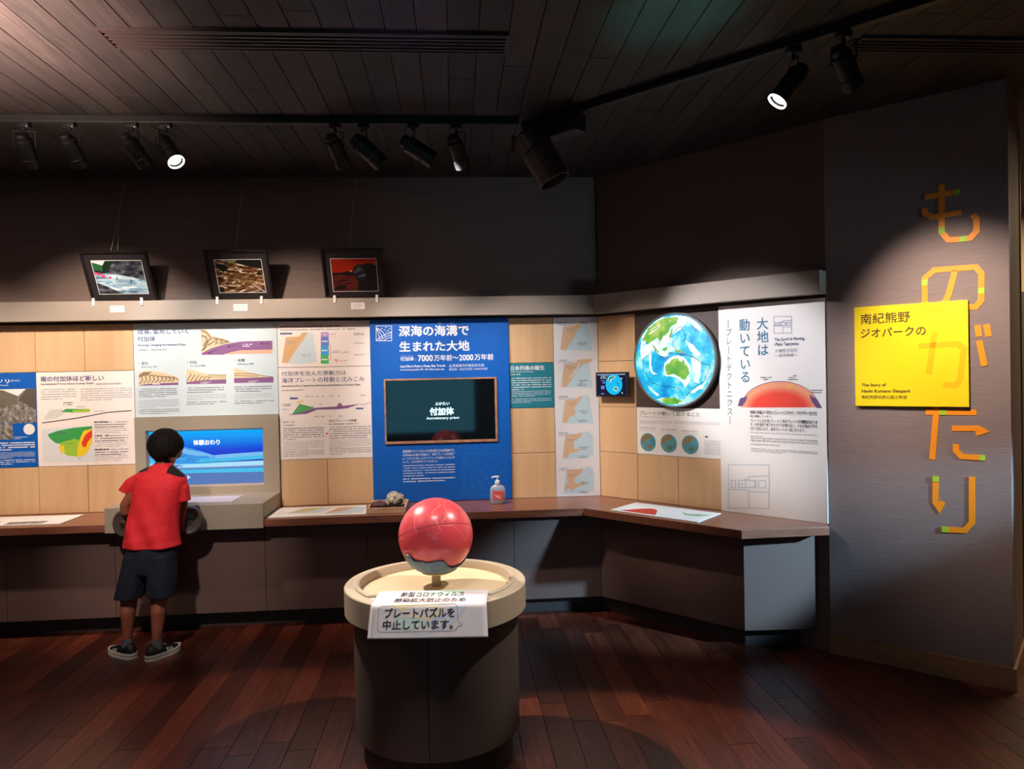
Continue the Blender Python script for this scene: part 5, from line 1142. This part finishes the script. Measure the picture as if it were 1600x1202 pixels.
def remeshed(mb, name, vox, smooth, mats, parent, post=None, fac=.5):
    o = mb.build(name, parent); md = o.modifiers.new('r', 'REMESH'); md.mode = 'VOXEL'; md.voxel_size = vox; md.use_smooth_shade = True
    sm_ = o.modifiers.new('s', 'SMOOTH'); sm_.factor = fac; sm_.iterations = smooth
    bpy.context.view_layer.update(); me = bpy.data.meshes.new_from_object(o.evaluated_get(bpy.context.evaluated_depsgraph_get()))
    o.modifiers.clear(); o.data = me; me.name = name; me.materials.clear()
    for m in mats: me.materials.append(m)
    me.polygons.foreach_set('material_index', [0]*len(me.polygons)); me.polygons.foreach_set('use_smooth', [True]*len(me.polygons))
    if name == 'shirt':
        for v in me.vertices:
            x, z = v.co.x, v.co.z; k_ = max(0, min(1, (1.0-z)/.12))*max(0, min(1, (.02-(v.co.y-.02))/.04))
            f_ = .0040*math.sin(48*(x+.45*(z-.75)))*max(0, min(1, (.92-z)/.2))+.0035*noise.noise(Vector((x*14, z*7, 1)))+.003*math.sin(70*(z-.3*x))*max(0, .5-abs(x)*2)*max(0, min(1, (.80-z)/.1))
            v.co.y -= f_*k_*1.3
    if post:
        for p in me.polygons: p.material_index = post(p.center+Vector((BX, BY, 0)), p.normal)
    me.update(); return o
bd = MB()
# legs, pelvis, trunk, arms
bone(bd, [(-2.045, 4.055, .60), (-2.112, 4.055, .35), (-2.120, 4.052, .26), (-2.131, 4.052, .09)], [.068, .048, .042, .024])
bone(bd, [(-2.118, 4.052, .32), (-2.121, 4.042, .25), (-2.126, 4.045, .18)], [.036, .038, .027], .15)
bone(bd, [(-1.950, 4.05, .60), (-1.946, 4.050, .35), (-1.950, 4.045, .26), (-1.960, 4.030, .09)], [.068, .048, .042, .024])
bone(bd, [(-1.948, 4.046, .32), (-1.951, 4.034, .25), (-1.955, 4.034, .18)], [.036, .038, .027], .15)
bone(bd, [(-2.131, 4.054, .07), (-2.20, 4.092, .035)], [.022, .016]); bone(bd, [(-1.960, 4.030, .07), (-1.925, 4.095, .035)], [.022, .016])
bone(bd, [(-1.995, 4.055, .60), (-1.985, 4.060, .70), (-1.960, 4.08, .85), (-1.938, 4.09, .96)], [.095, .085, .09, .075], sc=(1.1, .8, 1))
bone(bd, [(-1.938, 4.095, .98), (-1.930, 4.105, 1.06)], [.036, .034])
bone(bd, [(-1.938, 4.09, .98), (-2.035, 4.092, .975), (-2.132, 4.070, .83), (-2.136, 4.078, .79), (-2.168, 4.165, .735), (-2.190, 4.205, .715)], [.04, .036, .026, .026, .021, .016])
bone(bd, [(-1.938, 4.09, .97), (-1.855, 4.095, .955), (-1.838, 4.125, .83), (-1.848, 4.145, .80), (-1.880, 4.190, .700), (-1.890, 4.208, .670)], [.04, .036, .026, .026, .020, .016])
def hand(p, fwd, up, side, curl=1):
    """palm at p; fingers close over the knob rim"""
    p, f, u, s = Vector(p), Vector(fwd).normalized(), Vector(up).normalized(), Vector(side).normalized()
    for i in (-1.2, 0, 1.2): bone(bd, [p+s*i*.011, p+s*i*.012+f*.028], [.011, .011])
    for i, L_ in enumerate((.030, .036, .034, .027)):
        b0 = p+s*(i-1.5)*.0105+f*.030; b1 = b0+f*L_*.5+u*.004; b2 = b1+f*L_*.28-u*L_*.35; b3 = b2-u*L_*.36-f*.003
        bone(bd, [b0, b1, b2, b3], [.0068, .0064, .0058, .0050], .5)
    t0 = p-s*.016+f*.004; t1 = t0-s*.014+f*.012-u*.008; t2 = t1+f*.016-u*.012; bone(bd, [t0, t1, t2], [.0085, .0072, .006], .5)
hand((-2.192, 4.208, .712), (-.15, .85, .05), (.1, .1, 1), (-1, -.1, .1)); hand((-1.890, 4.212, .655), (-.05, .9, -.1), (0, .1, 1), (1, 0, .1))
# head
hd = (-1.930, 4.135, 1.125)
ball(bd, (hd[0], hd[1]-.010, hd[2]+.014), .080, (1, 1.08, 1.05), 4); bone(bd, [(hd[0], hd[1]+.018, hd[2]-.02), (hd[0], hd[1]+.036, hd[2]-.068)], [.058, .034], .25, (1, 1, 1))
for s_ in (-1, 1):
    ball(bd, (hd[0]+s_*.084, hd[1]-.004, hd[2]-.012), .018, (.42, .75, 1.15), 3); ball(bd, (hd[0]+s_*.038, hd[1]+.045, hd[2]-.034), .026, (1, 1, 1), 3)
bone(bd, [(hd[0], hd[1]+.078, hd[2]+.004), (hd[0], hd[1]+.090, hd[2]-.022)], [.008, .011], .4); ball(bd, (hd[0], hd[1]+.066, hd[2]-.052), .016, (1.2, .8, .55), 3)
body = remeshed(bd, 'body', .0036, 5, [m_skin], boy)
for s_ in (-1, 1):
    e_ = MB(); 
    bm = bmesh.new(); bmesh.ops.create_uvsphere(bm, u_segments=16, v_segments=10, radius=.0095); e_.addbm(bm, mat('eye_white', (.8, .8, .78), .2), True)
    bm = bmesh.new(); bmesh.ops.create_uvsphere(bm, u_segments=12, v_segments=8, radius=.0052, matrix=Matrix.Translation((0, .0062, 0))); e_.addbm(bm, mat('eye_iris', (.02, .012, .008), .15), True)
    e_.build('eye', body, (hd[0]-BX+s_*.029, hd[1]-BY+.066, hd[2]+.002))
MB().tube([(-.018, 0, 0), (0, .004, -.002), (.018, 0, 0)], .0028, mat('lips', srgb(150, 80, 72), .5), 8).build('mouth', body, (hd[0]-BX, hd[1]-BY+.0775, hd[2]-.052))
# hair: thick cap down to the nape, open over the face
bm = bmesh.new(); bmesh.ops.create_icosphere(bm, subdivisions=5, radius=1)
dl = [v for v in bm.verts if (v.co.y > .42-.25*v.co.z and v.co.z < .30) or v.co.z < -.80 or (abs(v.co.x) > .50 and v.co.z < -.66) or (abs(v.co.x) > .62 and v.co.z < -.34 and v.co.y > -.12)]
bmesh.ops.delete(bm, geom=dl, context='VERTS')
for v in bm.verts:
    n_ = noise.noise(Vector((v.co.x*7, v.co.y*7, v.co.z*2.2)))*.05+noise.noise(v.co*2.1+Vector((4, 0, 0)))*.05
    k_ = 1+n_*.6; tp_ = 1-.26*max(0, -v.co.z-.05)**1.2; v.co = Vector((v.co.x*.0935*k_*tp_, v.co.y*.102*k_, v.co.z*.098*k_+(.004*math.sin(v.co.x*40) if v.co.z < -.6 else 0)))
hr = MB().addbm(bm, m_hair, True).build('hair', boy, (hd[0]-BX, hd[1]-BY-.006, hd[2]+.018), angle=3)
sd = hr.modifiers.new('s', 'SOLIDIFY'); sd.thickness = .014; sd.offset = -1
tf = MB()
for i in range(40):
    t = R.uniform(pi*1.2, pi*1.8); x, y = .050*math.cos(t), .062*math.sin(t); z = -.070-R.uniform(0, .006)
    tf.tube([(x, y, z), (x*.95, y*.97, z-.008), (x*.88+R.uniform(-.003, .003), y*.90, z-.013-R.uniform(0, .005))], [.0032, .0020, .0005], m_hair, 5)
tag(tf.build('hair_tufts', boy, (hd[0]-BX, hd[1]-BY-.006, hd[2]+.018)), kind='stuff')
# shirt
def ell(cx_, cy_, z, rx, ry, n=40, e=.85, tilt=0, wob=0, ph=0):
    o_ = []
    for i in range(n):
        t = 2*pi*i/n; c_, s_ = math.cos(t), math.sin(t); k_ = 1+wob*math.sin(5*t+ph)+wob*.6*math.sin(9*t+ph*2)
        x = rx*math.copysign(abs(c_)**e, c_)*k_; y = ry*math.copysign(abs(s_)**e, s_)*k_; o_.append((cx_+x-BX, cy_+y-BY, z-x*tilt))
    return o_
def oring(cn, d, r, n=24, sq=1.0):
    cn, d = Vector(cn), Vector(d).normalized(); u = Vector((0, 1, 0)).cross(d).normalized(); v = d.cross(u); return [tuple(cn+(u*math.cos(2*pi*i/n)*r+v*math.sin(2*pi*i/n)*r*sq)-Vector((BX, BY, 0))) for i in range(n)]
sh = MB()
sh.loft([ell(-1.986, 4.06, .603, .152, .104, wob=.014, ph=0), ell(-1.986, 4.06, .64, .146, .102, wob=.018, ph=.6), ell(-1.982, 4.062, .70, .138, .100, wob=.018, ph=1.0), ell(-1.972, 4.07, .78, .131, .098, wob=.014, ph=1.4), ell(-1.958, 4.075, .86, .132, .096, wob=.008, ph=2),
         ell(-1.944, 4.083, .93, .138, .094, tilt=.06), ell(-1.938, 4.088, .970, .136, .086, tilt=.10), ell(-1.936, 4.092, .998, .118, .072, tilt=.12), ell(-1.934, 4.096, 1.018, .088, .060, tilt=.12), ell(-1.932, 4.098, 1.032, .060, .052, tilt=.1), ell(-1.931, 4.100, 1.043, .049, .047, tilt=.08)], m_shirt)
sh.loft([oring((-1.99, 4.09, .965), (-1, 0, -.2), .046), oring((-2.040, 4.09, .958), (-.8, 0, -.6), .052), oring((-2.089, 4.09, .938), (-.62, 0, -.8), .050), oring((-2.118, 4.089, .912), (-.36, 0, -.93), .045), oring((-2.128, 4.088, .898), (-.34, 0, -.94), .0455)], m_shirt)
sh.loft([oring((-1.89, 4.09, .955), (1, 0, -.2), .046), oring((-1.852, 4.09, .943), (.75, 0, -.6), .051), oring((-1.836, 4.092, .905), (.3, 0, -.95), .048), oring((-1.830, 4.097, .86), (.12, .05, -1), .043), oring((-1.828, 4.10, .840), (.08, .05, -1), .043)], m_shirt)
def yoke(p, n_): 
    dx = abs(p.x+1.936); zz = p.z+(p.x+1.936)*.12
    return 1 if (dx > .052 and zz > 1.026-.30*dx and dx < .15 and zz > .980) else 0
shirt = remeshed(sh, 'shirt', .0045, 4, [m_shirt, m_yoke], boy, yoke)
MB().loft([ell(-1.931, 4.100, 1.036, .0515, .0495), ell(-1.930, 4.101, 1.052, .046, .046), ell(-1.930, 4.101, 1.052, .041, .041), ell(-1.931, 4.1, 1.03, .044, .044)], m_shirt, (False, False)).build('collar', boy)
# shorts
st = MB()
st.loft([ell(-1.985, 4.058, .46, .110, .085), ell(-1.988, 4.058, .50, .132, .092), ell(-1.988, 4.058, .56, .134, .094), ell(-1.986, 4.06, .64, .124, .090)], m_short)
st.loft([ell(-2.055, 4.056, .56, .070, .086), ell(-2.075, 4.054, .46, .074, .084, wob=.02), ell(-2.095, 4.052, .39, .072, .080, wob=.03, ph=1), ell(-2.110, 4.050, .328, .073, .078, wob=.03, ph=2)], m_short)
st.loft([ell(-1.930, 4.054, .56, .070, .086), ell(-1.926, 4.050, .46, .074, .084, wob=.02), ell(-1.928, 4.046, .39, .073, .080, wob=.03, ph=2), ell(-1.930, 4.044, .335, .073, .078, wob=.03, ph=.5)], m_short)
remeshed(st, 'shorts', .0055, 3, [m_short], boy)
# socks and shoes
for nm, (hx, hy), (tx_, ty_), ank in (('left', (-2.088, 4.028), (-2.262, 4.124), (-2.131, 4.053)), ('right', (-1.986, 3.984), (-1.898, 4.142), (-1.960, 4.030))):
    MB().tube([(ank[0]-BX, ank[1]-BY, .045), (ank[0]-BX, ank[1]-BY, .075), (ank[0]-BX+.001, ank[1]-BY, .100)], [.031, .029, .0285], m_sock, 20, cap=True).build('sock', boy)
    ang_ = math.atan2(ty_-hy, tx_-hx)
    st_ = [(-.008, .016, .056), (.006, .026, .072), (.025, .032, .080), (.050, .034, .080), (.075, .0345, .072), (.100, .036, .062), (.130, .038, .052), (.160, .034, .044), (.182, .024, .037), (.194, .008, .030)]
    def half(x, hw_, h_, n=16): return [(x, hw_*math.cos(pi*i/n), .018+(h_-.018)*math.sin(pi*i/n)**.75) for i in range(n+1)]
    sho = empty('shoe', (hx-BX, hy-BY, 0), ang_, parent=boy)
    MB().loft([half(*q_) for q_ in st_], m_shoe).build('shoe_upper', sho, angle=1.2)
    out = [(x, w_+.003) for x, w_, _ in st_]; poly = [(x, w_) for x, w_ in out]+[(.200, 0)]+[(x, -w_) for x, w_ in out[::-1]]+[(-.013, 0)]
    def lay(z0, z1, k, m, b_): 
        lo = [(x*1.0+(.0), y*k, z0+max(0, (x-.12))*.10) for x, y in poly]; hi = [(x, y*k, z1+max(0, (x-.12))*.10) for x, y in poly]; b_.loft([lo, hi], m, smooth=False)
    sl = MB(); lay(0, .013, 1.02, m_sole, sl); lay(.013, .018, .93, m_shoe, sl); lay(.018, .029, 1.02, m_sole, sl); sl.build('sole', sho)
    sp_ = MB()
    for s_ in (-1, 1):
        for i in range(3):
            x = .092+i*.014; w0 = .0362; sp_.add([(x, s_*(w0+.0016), .029), (x+.009, s_*(w0+.0016), .029), (x+.003, s_*(w0*.86+.003), .050-i*.002), (x-.006, s_*(w0*.86+.003), .051-i*.002)], [(0, 1, 2, 3)], m_sole)
    sp_.build('side_stripes', sho, fix=False)
# ---------------------------------------------------------------- finish
finish_text()
